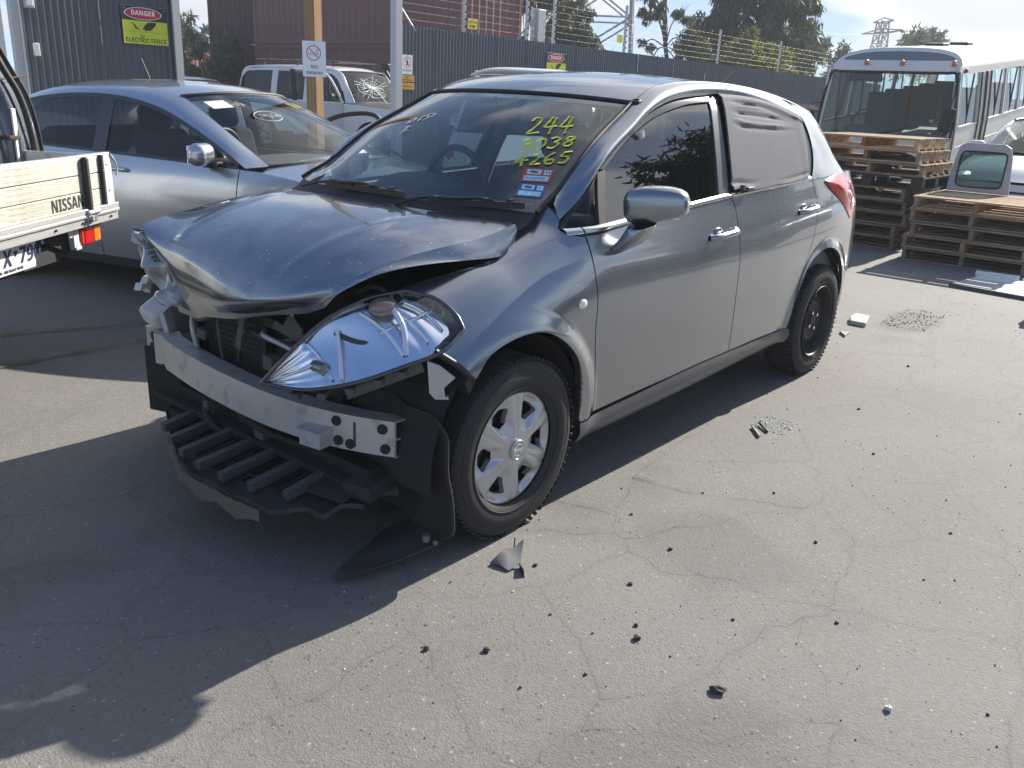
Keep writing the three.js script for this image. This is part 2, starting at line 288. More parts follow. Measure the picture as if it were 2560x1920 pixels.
const cpil = (() => {
  const nv = 18, nu = 14, l = sample([[1.135, 1.068, skin(1.135, 1.068)], [1.195, 1.15, skin(1.195, 1.15)], [1.215, 1.23, skin(1.215, 1.23)], [1.20, 1.31, skin(1.2, 1.31)], [1.165, 1.366, skin(1.165, 1.366)]], nv), r = sample([[1.83, 1.088, .648], [1.80, 1.16, .60], [1.73, 1.27, .553], [1.64, 1.36, .515], [1.56, 1.405, .505]], nv);
  const b = sample([[1.135, 1.068, skin(1.135, 1.068)], [1.4, 1.078, skin(1.4, 1.078)], [1.65, 1.085, skin(1.65, 1.085)], [1.83, 1.088, .648]], nu), t = sample([[1.165, 1.366, skin(1.165, 1.366)], [1.18, 1.425, .565], [1.22, 1.452, .512], [1.4, 1.43, .506], [1.56, 1.405, .505]], nu);
  const rows = coonsPts(b, t, l, r, nu, nv); return merge([grid(rows), rim(rows, V(0, -.01, -.02))]);
})();
obj('rear_pillar', cpil, M.paint, car); obj('rear_pillar', mirrorZ(cpil), M.paint, car);
// --- roof
const dz = curve(...ditch.slice(6).flatMap(p => [p[0], p[2]])), dy = curve(...ditch.slice(6).flatMap(p => [p[0], p[1]]));
{
  const rows = [], n = 40;
  for (let i = 0; i <= n; i++) { const r = []; for (let j = 0; j <= 32; j++) { const s = j / 16 - 1, k = 1 - s * s, x0 = lerp(-.345, 1.62, i / n), x = x0 - .115 * k * (1 - i / n), zz = dz(x0) - .004; r.push(V(x, dy(x0) + lerp(.014, .026, sstep(0, .25, i / n)) * k - .004 * Math.pow(Math.abs(s), 8), s * zz)); } rows.push(r); }
  obj('roof', [grid(rows), rim(rows, V(0, -.02, 0))], M.paint, car);
  obj('roof_ditch_strip', both(tube(ditch.slice(6).map(p => V(p[0], p[1] - .004, p[2])), .005, 60, 6)), M.black, car);
  // tailgate with spoiler and rear window
  const tg = [], sec = [[1.62, 1.44, .49], [1.78, 1.425, .47], [1.80, 1.40, .47]]; for (const [x, y, w] of sec) tg.push(Array.from({ length: 13 }, (_, j) => { const s = j / 6 - 1; return V(x + .05 * (1 - s * s), y + .02 * (1 - s * s), s * w); }));
  const gate = obj('tailgate', grid(tg), M.paint, car); obj('gate_panel', [grid([[1.84, 1.10, .60], [1.98, .98, .66], [2.06, .75, .70], [2.06, .5, .71]].map(([x, y, w]) => Array.from({ length: 13 }, (_, j) => { const s = j / 6 - 1; return V(x + .06 * (1 - s * s), y, s * w); })))], M.paint, gate);
  obj('rear_window', grid([[1.70, 1.40, .47], [1.78, 1.25, .53], [1.85, 1.10, .58]].map(([x, y, w]) => Array.from({ length: 13 }, (_, j) => { const s = j / 6 - 1; return V(x + .06 * (1 - s * s), y, s * w); }))), M.glassDark, gate);
  obj('roof_aerial', rod([1.12, 1.475, .12], [1.36, 1.60, .12], .004, 6), M.black, car);
}
// --- windscreen
{
  const rows = []; for (let i = 0; i <= 30; i++) rows.push(Array.from({ length: 37 }, (_, j) => screenAt(j / 18 - 1, i / 30)));
  const ws = obj('windscreen', grid(rows), M.screen, car);
  // black printed border and rubber seal
  const bandAt = (u0, u1, v0, v1) => { const r = []; for (let i = 0; i <= 12; i++) r.push(Array.from({ length: 25 }, (_, j) => screenAt(lerp(u0, u1, j / 24), lerp(v0, v1, i / 12), -.003))); return grid(r); };
  obj('screen_border', [bandAt(-1, 1, 0, .055), bandAt(-1, 1, .975, 1), bandAt(-1, -.955, .055, .975), bandAt(.955, 1, .055, .975)], M.matt, ws);
  const edge = [...Array.from({ length: 19 }, (_, i) => screenAt(-1, i / 18, .002)), ...Array.from({ length: 21 }, (_, i) => screenAt(-1 + i / 10, 1, .002)), ...Array.from({ length: 19 }, (_, i) => screenAt(1, 1 - i / 18, .002))];
  obj('screen_seal', tube(edge, .008, 160, 6), M.black, ws);
  // hand-painted numbers: strokes in a unit box per character, the boxes on the glass
  const line = (c, chars) => {   // c: corners TL, TR, BR, BL in (u, v)
    const at = (a, b) => { const f = k => lerp(lerp(c[0][k], c[1][k], a), lerp(c[3][k], c[2][k], a), b); return [f(0), f(1)]; }, gs = [];
    chars.forEach((strokes, i) => { for (const s of strokes) {
      const p = sample(s.map(([x, y]) => [(i + .06 + x * .86) / chars.length, y, 0]), 22), rows = [[], []];
      for (let k = 0; k < p.length; k++) { const a = p[Math.max(k - 1, 0)], b = p[Math.min(k + 1, p.length - 1)], A = screenAt(...at(a.x, a.y)), B = screenAt(...at(b.x, b.y)), n = V(-.5, .85, 0).normalize(), d = B.clone().sub(A).normalize().cross(n).normalize(), q = screenAt(...at(p[k].x, p[k].y), .003), w = .0052 + .0015 * Math.sin(k * .9 + i); rows[0].push(q.clone().addScaledVector(d, w)); rows[1].push(q.clone().addScaledVector(d, -w)); }
      gs.push(grid(rows));
    } });
    return merge(gs);
  };
  const two = [[[.15, .25], [.35, .03], [.75, .05], [.8, .3], [.5, .62], [.05, .98], [.5, .93], [.98, .9]]], four = [[[.45, .0], [.3, .3], [.12, .62], [.5, .6], [1, .55]], [[.72, .05], [.66, .5], [.6, 1]]], three = [[[.1, .12], [.5, .0], [.85, .15], [.7, .38], [.4, .47], [.75, .55], [.85, .78], [.5, 1], [.05, .9]]];
  const zero = [[[.5, .05], [.15, .3], [.1, .7], [.4, .98], [.8, .8], [.92, .4], [.7, .08], [.45, .06]]], eight = [[[.85, .12], [.5, .0], [.2, .2], [.5, .45], [.82, .75], [.5, 1], [.15, .8], [.5, .48], [.88, .2], [.8, .08]]], six = [[[.8, .0], [.35, .3], [.12, .75], [.45, 1], [.8, .85], [.75, .6], [.4, .6], [.18, .75]]], five = [[[.35, .05], [.98, .0]], [[.38, .05], [.28, .42], [.65, .42], [.82, .7], [.5, .98], [.08, .92]]];
  const fourB = [[[.7, .0], [.4, .3], [.0, .6], [.5, .55], [1.05, .5]], [[.62, .2], [.52, .6], [.45, 1.05]]];
  const ink = std(.62, .66, .06, .7);
  obj('painted_number', [line([[.532, .697], [.793, .765], [.855, .575], [.615, .535]], [two, four, four])], ink, ws, 'yellow hand-painted 244');
  obj('painted_number', [line([[.63, .492], [.905, .56], [.925, .475], [.665, .385]], [three, zero, three, eight])], ink, ws, 'yellow hand-painted 3038');
  obj('painted_number', [line([[.678, .365], [.945, .43], [.965, .345], [.725, .29]], [fourB, two, six, five])], ink, ws, 'yellow hand-painted 4265');
  const pale = std(.6, .62, .62, .8);
  obj('chalk_scribble', [line([[-.44, .60], [-.37, .62], [-.36, .53], [-.42, .51]], [[[[.1, .2], [.6, 0], [.9, .4], [.3, .6], [.2, .3]], [[.1, .7], [.9, .6]]]]), line([[-.40, .52], [-.31, .55], [-.25, .46], [-.33, .44]], [[[[.1, .1], [.9, .3]], [[.2, .8], [.9, .6]], [[.6, .1], [.3, .9]]]]), line([[-.36, .645], [-.24, .68], [-.23, .60], [-.33, .565]], [[[[.05, .9], [.0, .3], [.5, .0], [1, .3], [.9, .6]], [[.4, .3], [.7, .6], [.4, .9]]]]), line([[-.64, .2], [-.6, .23], [-.6, .1], [-.63, .1]], [[[[.1, 0], [.6, .9]]]])], pale, ws);
  const sticker = (c, border, txt) => {
    const rows = []; for (let i = 0; i <= 6; i++) rows.push(Array.from({ length: 7 }, (_, j) => { const a = j / 6, b = i / 6, f = k => lerp(lerp(c[0][k], c[1][k], a), lerp(c[3][k], c[2][k], a), b); return screenAt(f(0), f(1), .002); }));
    const g = grid(rows), uv = g.attributes.uv; for (let i = 0; i < 7; i++) for (let j = 0; j < 7; j++) uv.setXY(i * 7 + j, j / 6, 1 - i / 6);
    const t = canvasTex(256, 256, (x, w, h) => { x.fillStyle = border; x.fillRect(0, 0, w, h); x.fillStyle = '#a9d8e6'; x.fillRect(34, 24, 120, 88); x.fillRect(176, 24, 62, 88); x.fillRect(22, 140, 210, 86); x.fillStyle = '#44606c'; x.beginPath(); x.ellipse(95, 68, 40, 24, .3, 0, 7); x.fill(); x.fillStyle = '#2c4d78'; x.font = 'bold 62px sans-serif'; if (txt) { x.fillText(txt[0], 180, 92); x.font = 'bold 46px sans-serif'; x.fillText(txt[1], 34, 200); } });
    return obj('registration_sticker', g, new THREE.MeshStandardMaterial({ map: t, roughness: .4, side: THREE.DoubleSide }), ws, border === '#b8412c' ? 'red-bordered registration sticker' : 'blue-bordered registration sticker');
  };
  sticker([[.775, .288], [.925, .292], [.945, .205], [.81, .197]], '#b8412c', ['10', 'YCN028']);
  sticker([[.812, .19], [.938, .192], [.965, .102], [.845, .098]], '#2b4f9a', null);
  // wipers lying at the foot
  for (const [a, b, pv] of [[[-.34, -.012], [.32, -.006], [-.66, -.05]], [[.485, -.03], [.945, .012], [.30, -.055]]]) {
    const A = screenAt(...a, .02), B = screenAt(...b, .02), w = obj('wiper_blade', [bar(A, B, .012, .022), ...[.1, .35, .6, .85].map(k => { const p = A.clone().lerp(B, k); return box(.02, .016, .02, p.x, p.y + .012, p.z); })], M.black, car);
    const mid = A.clone().lerp(B, .52).add(V(0, .018, 0)); obj('wiper_arm', [tube([screenAt(...pv, .006), screenAt(lerp(pv[0], a[0], .7), -.012, .020), screenAt(lerp(a[0], b[0], .25), lerp(a[1], b[1], .25) + .012, .030), mid], .006, 24, 6), rod(mid, mid.clone().lerp(B, .35), .005, 6)], M.black, w);
  }
}
// --- cowl between bonnet and glass
{
  const rows = []; for (let i = 0; i <= 6; i++) rows.push(Array.from({ length: 25 }, (_, j) => { const u = j / 12 - 1, k = 1 - Math.pow(Math.abs(u), 2.3), p = screenAt(u, .02), q = V(lerp(-1.12, -1.32, k), lerp(.985, 1.0, k), u * .635); return q.lerp(p, i / 6).add(V(0, -.012 * Math.sin(PI * i / 6), 0)); }));
  obj('cowl_panel', grid(rows), M.plastic, car);
}
// --- bonnet, sprung at the front and folded at its right corner
{
  const C = [
    [[-1.127, 1.005, -.63], [-1.265, 1.022, -.42], [-1.305, 1.03, -.2], [-1.297, 1.032, 0], [-1.268, 1.029, .2], [-1.222, 1.021, .42], [-1.118, 1.004, .622]],
    [[-1.29, .985, -.625], [-1.38, 1.013, -.41], [-1.41, 1.022, -.2], [-1.41, 1.022, 0], [-1.39, 1.018, .2], [-1.36, 1.003, .42], [-1.27, .972, .615]],
    [[-1.435, .967, -.61], [-1.49, .997, -.40], [-1.52, 1.003, -.2], [-1.53, 1.003, 0], [-1.51, .999, .2], [-1.49, .983, .41], [-1.42, .957, .60]],
    [[-1.585, .946, -.585], [-1.64, .962, -.40], [-1.67, .962, -.2], [-1.68, .960, 0], [-1.67, .956, .2], [-1.64, .944, .39], [-1.565, .932, .565]],
    [[-1.735, .926, -.558], [-1.765, .912, -.41], [-1.79, .905, -.2], [-1.80, .897, 0], [-1.79, .893, .2], [-1.755, .893, .37], [-1.685, .898, .535]],
    [[-1.826, .896, -.528], [-1.832, .862, -.36], [-1.850, .838, -.18], [-1.866, .818, .03], [-1.862, .812, .21], [-1.825, .842, .36], [-1.745, .868, .508]],
    [[-1.822, .806, -.395], [-1.852, .768, -.27], [-1.866, .748, -.13], [-1.880, .748, .05], [-1.870, .766, .21], [-1.845, .802, .36], [-1.775, .843, .487]],
    [[-1.842, .660, -.285], [-1.836, .655, -.19], [-1.846, .684, -.095], [-1.84, .708, .06], [-1.826, .742, .21], [-1.812, .776, .38], [-1.79, .812, .46]],
  ].map(r => r.map(p => V(...p)));
  const cr = (a, b, c, d, t) => { const f = k => { const p0 = a[k], p1 = b[k], p2 = c[k], p3 = d[k]; return .5 * (2 * p1 + (p2 - p0) * t + (2 * p0 - 5 * p1 + 4 * p2 - p3) * t * t + (3 * p1 - p0 - 3 * p2 + p3) * t * t * t); }; return V(f('x'), f('y'), f('z')); };
  const lineAt = (pts, s) => { const n = pts.length - 1, x = clamp(s, 0, .99999) * n, i = Math.floor(x), g = k => k < 0 ? pts[0].clone().multiplyScalar(2).sub(pts[1]) : k > n ? pts[n].clone().multiplyScalar(2).sub(pts[n - 1]) : pts[k]; return cr(g(i - 1), g(i), g(i + 1), g(i + 2), x - i); };
  const at = (s, t) => lineAt(C.map(r => lineAt(r, t)), s);
  const rows = []; for (let i = 0; i <= 84; i++) rows.push(Array.from({ length: 73 }, (_, j) => { const s = i / 84, t = j / 72, p = at(s, t);
    for (const [t0, h] of [[.27, .006], [.74, .005]]) p.y += h * Math.exp(-Math.pow((t - t0 - .05 * (1 - s) * (t0 > .5 ? 1 : -1)) / .018, 2)) * sstep(.02, .2, s) * (1 - sstep(.55, .72, s)) * .8;
    p.y += .004 * Math.sin(t * 9 + s * 7) * sstep(.5, .9, s); return p; }));
  const crease = rows.map(r => r[72]), low = sample([[-1.123, .968, .632], [-1.155, .925, .643], [-1.20, .912, .645], [-1.25, .909, .645], [-1.37, .912, .635], [-1.475, .914, .622], [-1.60, .909, .598], [-1.675, .897, .577], [-1.722, .878, .553], [-1.77, .852, .527], [-1.80, .815, .472]], 84);
  const flank = crease.map((p, i) => Array.from({ length: 7 }, (_, j) => { const w = j / 6, q = p.clone().lerp(low[i], w); q.z += .006 * Math.sin(PI * w); return q; }));
  const fold = sample(rows.slice(60).map(r => r[0]), 30), outer = sample([[-1.828, .897, -.529], [-1.842, .845, -.530], [-1.838, .794, -.52], [-1.838, .747, -.50], [-1.814, .686, -.45], [-1.84, .658, -.40], [-1.842, .655, -.30]], 30);
  const wr = [], R = rng(5); for (let i = 0; i <= 30; i++) wr.push(Array.from({ length: 11 }, (_, j) => { const w = j / 10, q = fold[i].clone().lerp(outer[i], w), k = Math.sin(PI * w); q.x -= k * (.022 * Math.sin(i * .55 + 1) + .012 * Math.sin(w * 9 + i * .35) + .014); q.y += k * .012 * Math.sin(i * .8 + w * 4); return q; }));
  const hood = obj('bonnet', [grid(rows, { flip: true }), grid(flank, { flip: true }), rim(rows, V(.004, -.02, 0))], M.hood, car);
  // pressed crease and the folded corner
  obj('buckled_corner', [grid(wr, { flip: true }), rim(wr, V(.012, 0, .01))], M.paintDusty, hood, 'crumpled front corner of the bonnet');
  const under = rows.filter((_, i) => i % 4 === 0).map(r => r.filter((_, j) => j % 4 === 0).map(p => p.clone().add(V(.022, -.018, 0)).multiply(V(1, 1, .97))));
  obj('bonnet_lining', grid(under), M.matt, hood);
  obj('torn_foam', Array.from({ length: 26 }, (_, i) => { const k = i / 25, p = V(-1.815, .893, -.522).lerp(V(-1.83, .80, -.40), k), a = R() * 6; return rod(p, p.clone().add(V(-.018 - .012 * R(), .006 * Math.cos(a), .012 * Math.sin(a))), .0016, 5); }), std(.10, .14, .075, .95), hood);
}
// --- headlamp
const lampOut = { tip: [-1.95, .567, .36], top: [[-1.95, .567, .36], [-1.90, .655, .42], [-1.80, .76, .48], [-1.69, .816, .533], [-1.576, .834, .578]], rear: [[-1.498, .733, .752], [-1.491, .765, .722], [-1.513, .812, .652], [-1.576, .834, .578]], bot: [[-1.95, .567, .36], [-1.90, .572, .505], [-1.82, .606, .63], [-1.707, .656, .724], [-1.60, .688, .765], [-1.498, .733, .752]] };
{
  const nu = 40, nv = 24, b = sample(lampOut.bot, nu), t = sample(lampOut.top, nu), l = sample([lampOut.tip], nv), r = sample(lampOut.rear, nv);
  const base = coonsPts(b, t, l, r, nu, nv), nrm = V(-.62, .42, .66).normalize();
  const layer = (k, f) => base.map((row, j) => row.map((p, i) => { const u = i / nu, v = j / nv, c = V(-1.70, .70, .58); return c.clone().add(p.clone().sub(c).multiplyScalar(k)).addScaledVector(nrm, f(u, v)); }));
  const bulge = (u, v) => .024 * Math.sin(PI * clamp(u)) * Math.sin(PI * v);
  const lamp = obj('headlamp', [grid(layer(.985, (u, v) => -.12 * Math.pow(Math.sin(PI * v) * Math.sin(PI * Math.min(u + .02, 1)), .5))), rim(base, nrm.clone().multiplyScalar(-.05))], M.blackGloss, car);
  obj('lens', grid(layer(1, bulge)), M.lens, lamp);
  // chrome bowl with stepped facets behind the lens
  const depth = (u, v) => { const e = Math.sin(PI * v) * Math.sin(PI * clamp(u));
    let d = -.014; if (u < .33) d -= .012 * e + .0016 * Math.cos(v * 34) * sstep(.02, .1, u); else if (u < .63) d -= .012 + .016 * Math.sin(PI * (u - .33) / .3) * Math.sin(PI * v); else d -= .010 + .009 * Math.floor((u - .63) / .37 * 3.2) * Math.sin(PI * v);
    return d; };
  obj('reflector', grid(layer(.985, depth)), M.chromeSoft2 ??= std(.86, .89, .93, .14, 1), lamp);
  each('reflector_divider', [tube([[-1.82, .60, .575], [-1.79, .67, .53], [-1.775, .73, .50]].map(p => V(...p).addScaledVector(nrm, .012)), .007, 16, 6), tube([[-1.665, .665, .68], [-1.64, .74, .64], [-1.635, .80, .575]].map(p => V(...p).addScaledVector(nrm, .012)), .010, 16, 6)], M.lens2 ??= phy(.75, .8, .85, .1, .2), lamp);
  each('reflector_step', [[.68, .12, .68, .88], [.80, .15, .80, .85], [.90, .2, .90, .8], [.66, .5, .96, .5], [.34, .12, .34, .9], [.05, .5, .33, .5]].map(([u0, v0, u1, v1]) => { const L = layer(.985, (u, v) => depth(u, v) + .005), q = (u, v) => L[Math.round(v * nv)][Math.round(u * nu)]; return tube([0, .33, .66, 1].map(k => q(lerp(u0, u1, k), lerp(v0, v1, k))), .0045, 14, 5); }), M.chrome, lamp);
  obj('indicator_bulb', ball(.038, -1.655, .795, .57, 1.35, .75, 1), phy(.25, .17, .15, .15, .1, { clearcoat: 1 }), lamp);
  obj('bulb', [ball(.016, -1.84, .625, .50), cyl(.02, .05, -1.84, .625, .50, 'z', 14)], std(.25, .28, .30, .2, .8), lamp);
  obj('bulb_shield', [tube([[-1.79, .725, .505], [-1.745, .70, .555], [-1.70, .695, .60], [-1.675, .695, .625]].map(p => V(...p).addScaledVector(nrm, -.004)), .0075, 20, 6)], M.plastic, lamp);
  obj('lamp_rim', tube([...sample(lampOut.bot, 26), ...sample(lampOut.rear, 10).slice(1), ...sample(lampOut.top, 26).reverse().slice(1)], .0065, 160, 6), std(.10, .10, .11, .25, .7), lamp);
  each('mounting_lug', [.18, .3, .42, .55, .66].map((k, i) => { const p = b[Math.round(k * nu)]; return box(.04, .018, .025, p.x + .012, p.y - .022, p.z - .012, 0, .6, .1); }).concat([bar(b[16].clone().add(V(.02, -.035, -.02)), b[30].clone().add(V(.02, -.03, -.03)), .03, .03)]), M.plasticGrey, lamp);
}
// --- bumper beam, brackets and what shows behind it
{
  const path = z => { const k = z / .64; return [-1.845 + .075 * Math.pow(Math.abs(k), 2.2) + (k > 0 ? .075 : .0) * Math.pow(Math.abs(k), 3), lerp(.448, .398, (k + 1) / 2)]; };
  const rows = [], n = 48, hh = .058, dd = .072, prof = [];
  for (const [x, y] of [[0, -hh], [0, hh], [dd, hh], [dd, -hh], [0, -hh]]) prof.push([x, y]);
  const faces = []; for (let f = 0; f < 4; f++) { const r = []; for (let i = 0; i <= n; i++) { const z = lerp(-.67, .655, i / n), [x, y] = path(z), crush = z < -.4 ? .012 * Math.sin(z * 60) * sstep(-.4, -.6, z) : 0; r.push([0, 1].map(k => V(x + crush + lerp(prof[f][0], prof[f + 1][0], k), y + lerp(prof[f][1], prof[f + 1][1], k) + (crush ? crush * .6 : 0), z))); } faces.push(grid(r)); }
  const inner = []; for (let f = 0; f < 4; f++) { const r = []; for (let i = 0; i <= 8; i++) { const z = lerp(.45, .654, i / 8), [x, y] = path(z); r.push([0, 1].map(k => V(x + clamp(lerp(prof[f][0], prof[f + 1][0], k), .005, dd - .005), y + clamp(lerp(prof[f][1], prof[f + 1][1], k), -hh + .005, hh - .005), z))); } inner.push(grid(r, { flip: true })); }
  const [ex, ey] = path(.655); const lip = [[0, -hh, dd, -hh], [0, hh, dd, hh], [0, -hh, 0, hh], [dd, -hh, dd, hh], [0, 0, dd, 0]].map(([a, b, c, d]) => bar([ex + a, ey + b, .656], [ex + c, ey + d, .656], .005, .005));
  const web = []; for (let i = 0; i <= 8; i++) { const z = lerp(.45, .654, i / 8), [x, y] = path(z); web.push([V(x + .003, y, z), V(x + dd - .003, y, z)]); }
  const beam = obj('bumper_beam', [...faces, ...inner, ...lip, grid(web)], M.alu, car, 'bare aluminium crash beam bowed across the open front');
  const holes = []; for (const [z, dy] of [[.485, .032], [.49, -.032], [.528, -.036], [.622, .03], [.63, -.034], [-.60, .03], [-.56, -.03], [-.63, -.02], [-.585, .0]]) { const [x, y] = path(z), s = Math.atan2(path(z + .02)[0] - path(z - .02)[0], .04); holes.push(place(new THREE.CylinderGeometry(.0165, .0165, .006, 20).rotateZ(PI / 2), x - .001, y + dy, z, 0, s, 0)); }
  each('bolt_hole', holes, M.matt, beam);
  const [tx, ty] = path(.43); obj('tow_bracket', [box(.05, .05, .085, tx - .022, ty - .03, .43, 0, .15, 0), box(.058, .007, .10, tx - .024, ty + .0, .43, 0, .15, .1), cyl(.011, .012, tx - .049, ty - .036, .415, 'x', 16)], M.galv, beam);
  each('crash_box', [box(.14, .08, .09, -1.68, .40, .50), box(.14, .08, .09, -1.70, .44, -.50)], M.plasticGrey, car);
  // radiator pack, support frame, dark fill of the engine bay
  const bay = obj('radiator_support', [box(.04, .035, 1.1, -1.70, .655, 0), box(.05, .05, 1.2, -1.72, .27, 0), box(.035, .42, .05, -1.70, .46, .02), box(.03, .4, .04, -1.69, .46, -.42)], M.black, car);
  obj('radiator', [box(.03, .38, .78, -1.655, .46, 0), ...Array.from({ length: 18 }, (_, i) => box(.006, .006, .76, -1.673, .29 + i * .02, 0))], M.plastic, bay);
  each('hose', [tube([[-1.72, .34, -.28], [-1.80, .30, -.22], [-1.82, .25, -.14], [-1.78, .22, -.05]], .014, 24, 8), tube([[-1.74, .36, -.1], [-1.80, .33, 0], [-1.79, .30, .15], [-1.74, .28, .3]], .012, 24, 8), tube([[-1.74, .60, -.30], [-1.77, .66, -.2], [-1.75, .62, -.08], [-1.76, .5, -.05]], .009, 24, 8)], M.rubber, bay);
  obj('wiring_loom', [tube([[-1.72, .63, -.45], [-1.76, .60, -.3], [-1.75, .64, -.15], [-1.73, .6, .1], [-1.74, .66, .3]], .008, 40, 6), tube([[-1.73, .70, -.2], [-1.79, .66, -.12], [-1.80, .58, -.1], [-1.78, .5, -.12]], .006, 24, 6), tube([[-1.62, .80, .40], [-1.60, .83, .47], [-1.58, .80, .52], [-1.6, .77, .5]], .007, 20, 6)], M.plasticGrey, bay);
  each('coolant_pipe', [tube([[-1.73, .60, -.38], [-1.76, .56, -.34], [-1.75, .46, -.33], [-1.77, .36, -.30]], .011, 20, 8), tube([[-1.72, .62, .05], [-1.77, .63, .12], [-1.74, .60, .22], [-1.70, .56, .3]], .009, 20, 8)], M.galv, bay); each('connector', [rbox(.05, .035, .04, .005, -1.78, .57, -.22, .2, .3, 0), rbox(.04, .05, .05, .006, -1.76, .54, .14), rbox(.06, .03, .05, .005, -1.77, .28, .1), rbox(.03, .06, .03, .004, -1.80, .30, -.2)], M.plasticGrey, bay);
  each('latch_plate', [prism([[0, 0], [.16, .02], [.14, .05], [.10, .04], [.06, .09], [0, .05]], .008).rotateY(PI / 2).translate(-1.74, .63, .28), box(.01, .15, .03, -1.765, .62, -.02, .3, 0, 0), box(.012, .012, .2, -1.76, .69, -.06, .9, 0, 0)], std(.12, .12, .115, .6, .4), bay);
  obj('side_duct', [box(.012, .26, .17, -1.765, .30, -.565, 0, .3, 0), box(.10, .22, .012, -1.74, .30, -.64, 0, 0, 0)], M.matt, bay);
  obj('engine_dark_fill', [rbox(.5, .35, .8, .04, -1.35, .6, 0), rbox(.3, .2, .5, .03, -1.4, .78, -.05), box(.9, .02, 1.2, -1.35, .25, 0), box(.02, .75, 1.3, -1.0, .6, 0), box(.52, .5, .02, -1.34, .56, .56), box(.52, .5, .02, -1.34, .56, -.56)], M.matt, car);  // black engine stand-in and plates, added so the bay gaps look dark
  obj('cracked_lamp_housing', [rbox(.10, .08, .10, .02, -1.75, .565, -.60, .3, .2, .5), box(.05, .10, .02, -1.75, .545, -.535, 0, .5, .3)], std(.55, .57, .58, .4), car);
  obj('wing_bracket', [prism([[0, 0], [.05, -.015], [.115, -.06], [.07, -.10], [.075, -.135], [.035, -.145], [.01, -.12]], .006).scale(.72, .82, 1).rotateY(-.80).translate(-1.638, .662, .742), box(.04, .008, .02, -1.605, .548, .772, 0, -.8, 0)], M.galv, car);
  obj('wing_edge_strip', [tube([[-1.617, .688, .752], [-1.56, .64, .795], [-1.515, .592, .815]], .011, 16, 6), box(.05, .05, .03, -1.53, .585, .80, 0, .3, .6)], M.black, car);
  // under-tray: a curved black shelf with recessed cells, torn at its edges
  const edge = [[-1.80, -.52], [-1.878, -.353], [-1.95, -.206], [-2.04, .038], [-2.043, .187], [-2.035, .333], [-2.02, .456], [-1.985, .52], [-1.935, .545], [-1.925, .61], [-1.86, .60], [-1.80, .647], [-1.79, .60], [-1.66, .645]], back = [[-1.72, -.52], [-1.66, .645]];
  const ribs = [], R = rng(9); const front = sample(edge.map(p => [p[0], 0, p[1]]), 60, false), rear = sample(back.map(p => [p[0], 0, p[1]]), 60);
  const sheet = front.map((p, i) => Array.from({ length: 15 }, (_, j) => { const w = j / 14, q = p.clone().lerp(rear[i], w); q.y = .198 + .03 * w + .006 * Math.sin(i * .9) * (1 - w) + .02 * Math.exp(-Math.pow(w / .04, 2)); return q; }));
  const tray = obj('under_tray', [grid(sheet), rim(sheet, V(0, -.016, 0))], M.plastic, car, 'torn black plastic tray hanging under the nose');
  for (let k = 0; k < 7; k++) { const z = -.30 + k * .125, x0 = -1.86 - .155 * Math.sin(PI * clamp((z + .45) / 1.10)), b = bar([x0 - .0, .226, z], [-1.76, .244, z - .02], .026, .03); ribs.push(b); }
  for (let k = 0; k < 26; k++) { const z = -.28 + k * .030, x0 = -1.86 - .155 * Math.sin(PI * clamp((z + .45) / 1.10)); ribs.push(bar([x0 + .05, .205, z], [-1.80, .222, z - .01], .003, .010)); }
  ribs.push(tube([[-1.83, .214, -.28], [-1.89, .214, -.1], [-1.92, .214, .1], [-1.91, .214, .35]], .005, 30, 6));
  each('tray_rib', ribs.slice(0, 7), M.plasticGrey, tray); obj('fin', ribs.slice(7), M.black, tray).userData.kind = 'stuff';
  obj('torn_edge', grid(front.slice(12, 40).map((p, i) => [0, 1, 2].map(j => p.clone().add(V(-.004 - .008 * Math.abs(Math.sin(i * 1.3)), .205 - j * .026 - .012 * Math.sin(i * .9) * (j > 1), 0))))), std(.14, .12, .095, .9), tray);
  obj('tray_end', [box(.16, .05, .10, -1.72, .245, .585, 0, .25, .06), box(.13, .012, .14, -1.80, .232, .52, 0, .2, .1)], M.plastic, tray);
  // wheel-arch liners; the front left one hangs down to the ground
  const lin = [[-1.66, .50, .80], [-1.655, .455, .842], [-1.65, .40, .842], [-1.645, .33, .84], [-1.64, .25, .856], [-1.638, .18, .862], [-1.635, .13, .855], [-1.64, .105, .82]], lo = sample(lin, 24), liR = lo.map((p, i) => Array.from({ length: 13 }, (_, j) => { const w = j / 12; return V(p.x + .05 * w + .012 * Math.sin(w * 14), p.y + .02 * w, p.z - .40 * w); }));
  const liner = obj('loose_wheel_liner', [grid(liR), rim(liR, V(.008, 0, 0)), tube(lo, .006, 40, 6)], M.matt, car, 'black front wheel liner hanging loose to the ground');
  const fl = [[[-1.935, .022, .652], [-1.87, .035, .705], [-1.77, .04, .728], [-1.70, .06, .765], [-1.645, .085, .81]], [[-1.93, .035, .648], [-1.80, .055, .665], [-1.70, .065, .68], [-1.64, .085, .70], [-1.61, .11, .72]], [[-1.93, .03, .645], [-1.76, .06, .62], [-1.66, .06, .585], [-1.60, .08, .61], [-1.56, .11, .65]]].map(r => sample(r, 20));
  const fr = []; for (let j = 0; j <= 12; j++) { const w = j / 6, a = Math.min(Math.floor(w), 1); fr.push(fl[a].map((p, i) => { const q = p.clone().lerp(fl[a + 1][i], w - a); q.y += .004 * Math.sin(i * .35 + j * .5) * Math.sin(PI * i / 20); return q; })); }
  obj('dragging_flap', [grid(fr), rim(fr, V(0, -.006, 0))], M.plastic, liner); obj('clip', [cyl(.012, .02, -1.665, .10, .775, 'y', 10), ball(.008, -1.65, .088, .80)], std(.2, .17, .12, .6), liner);
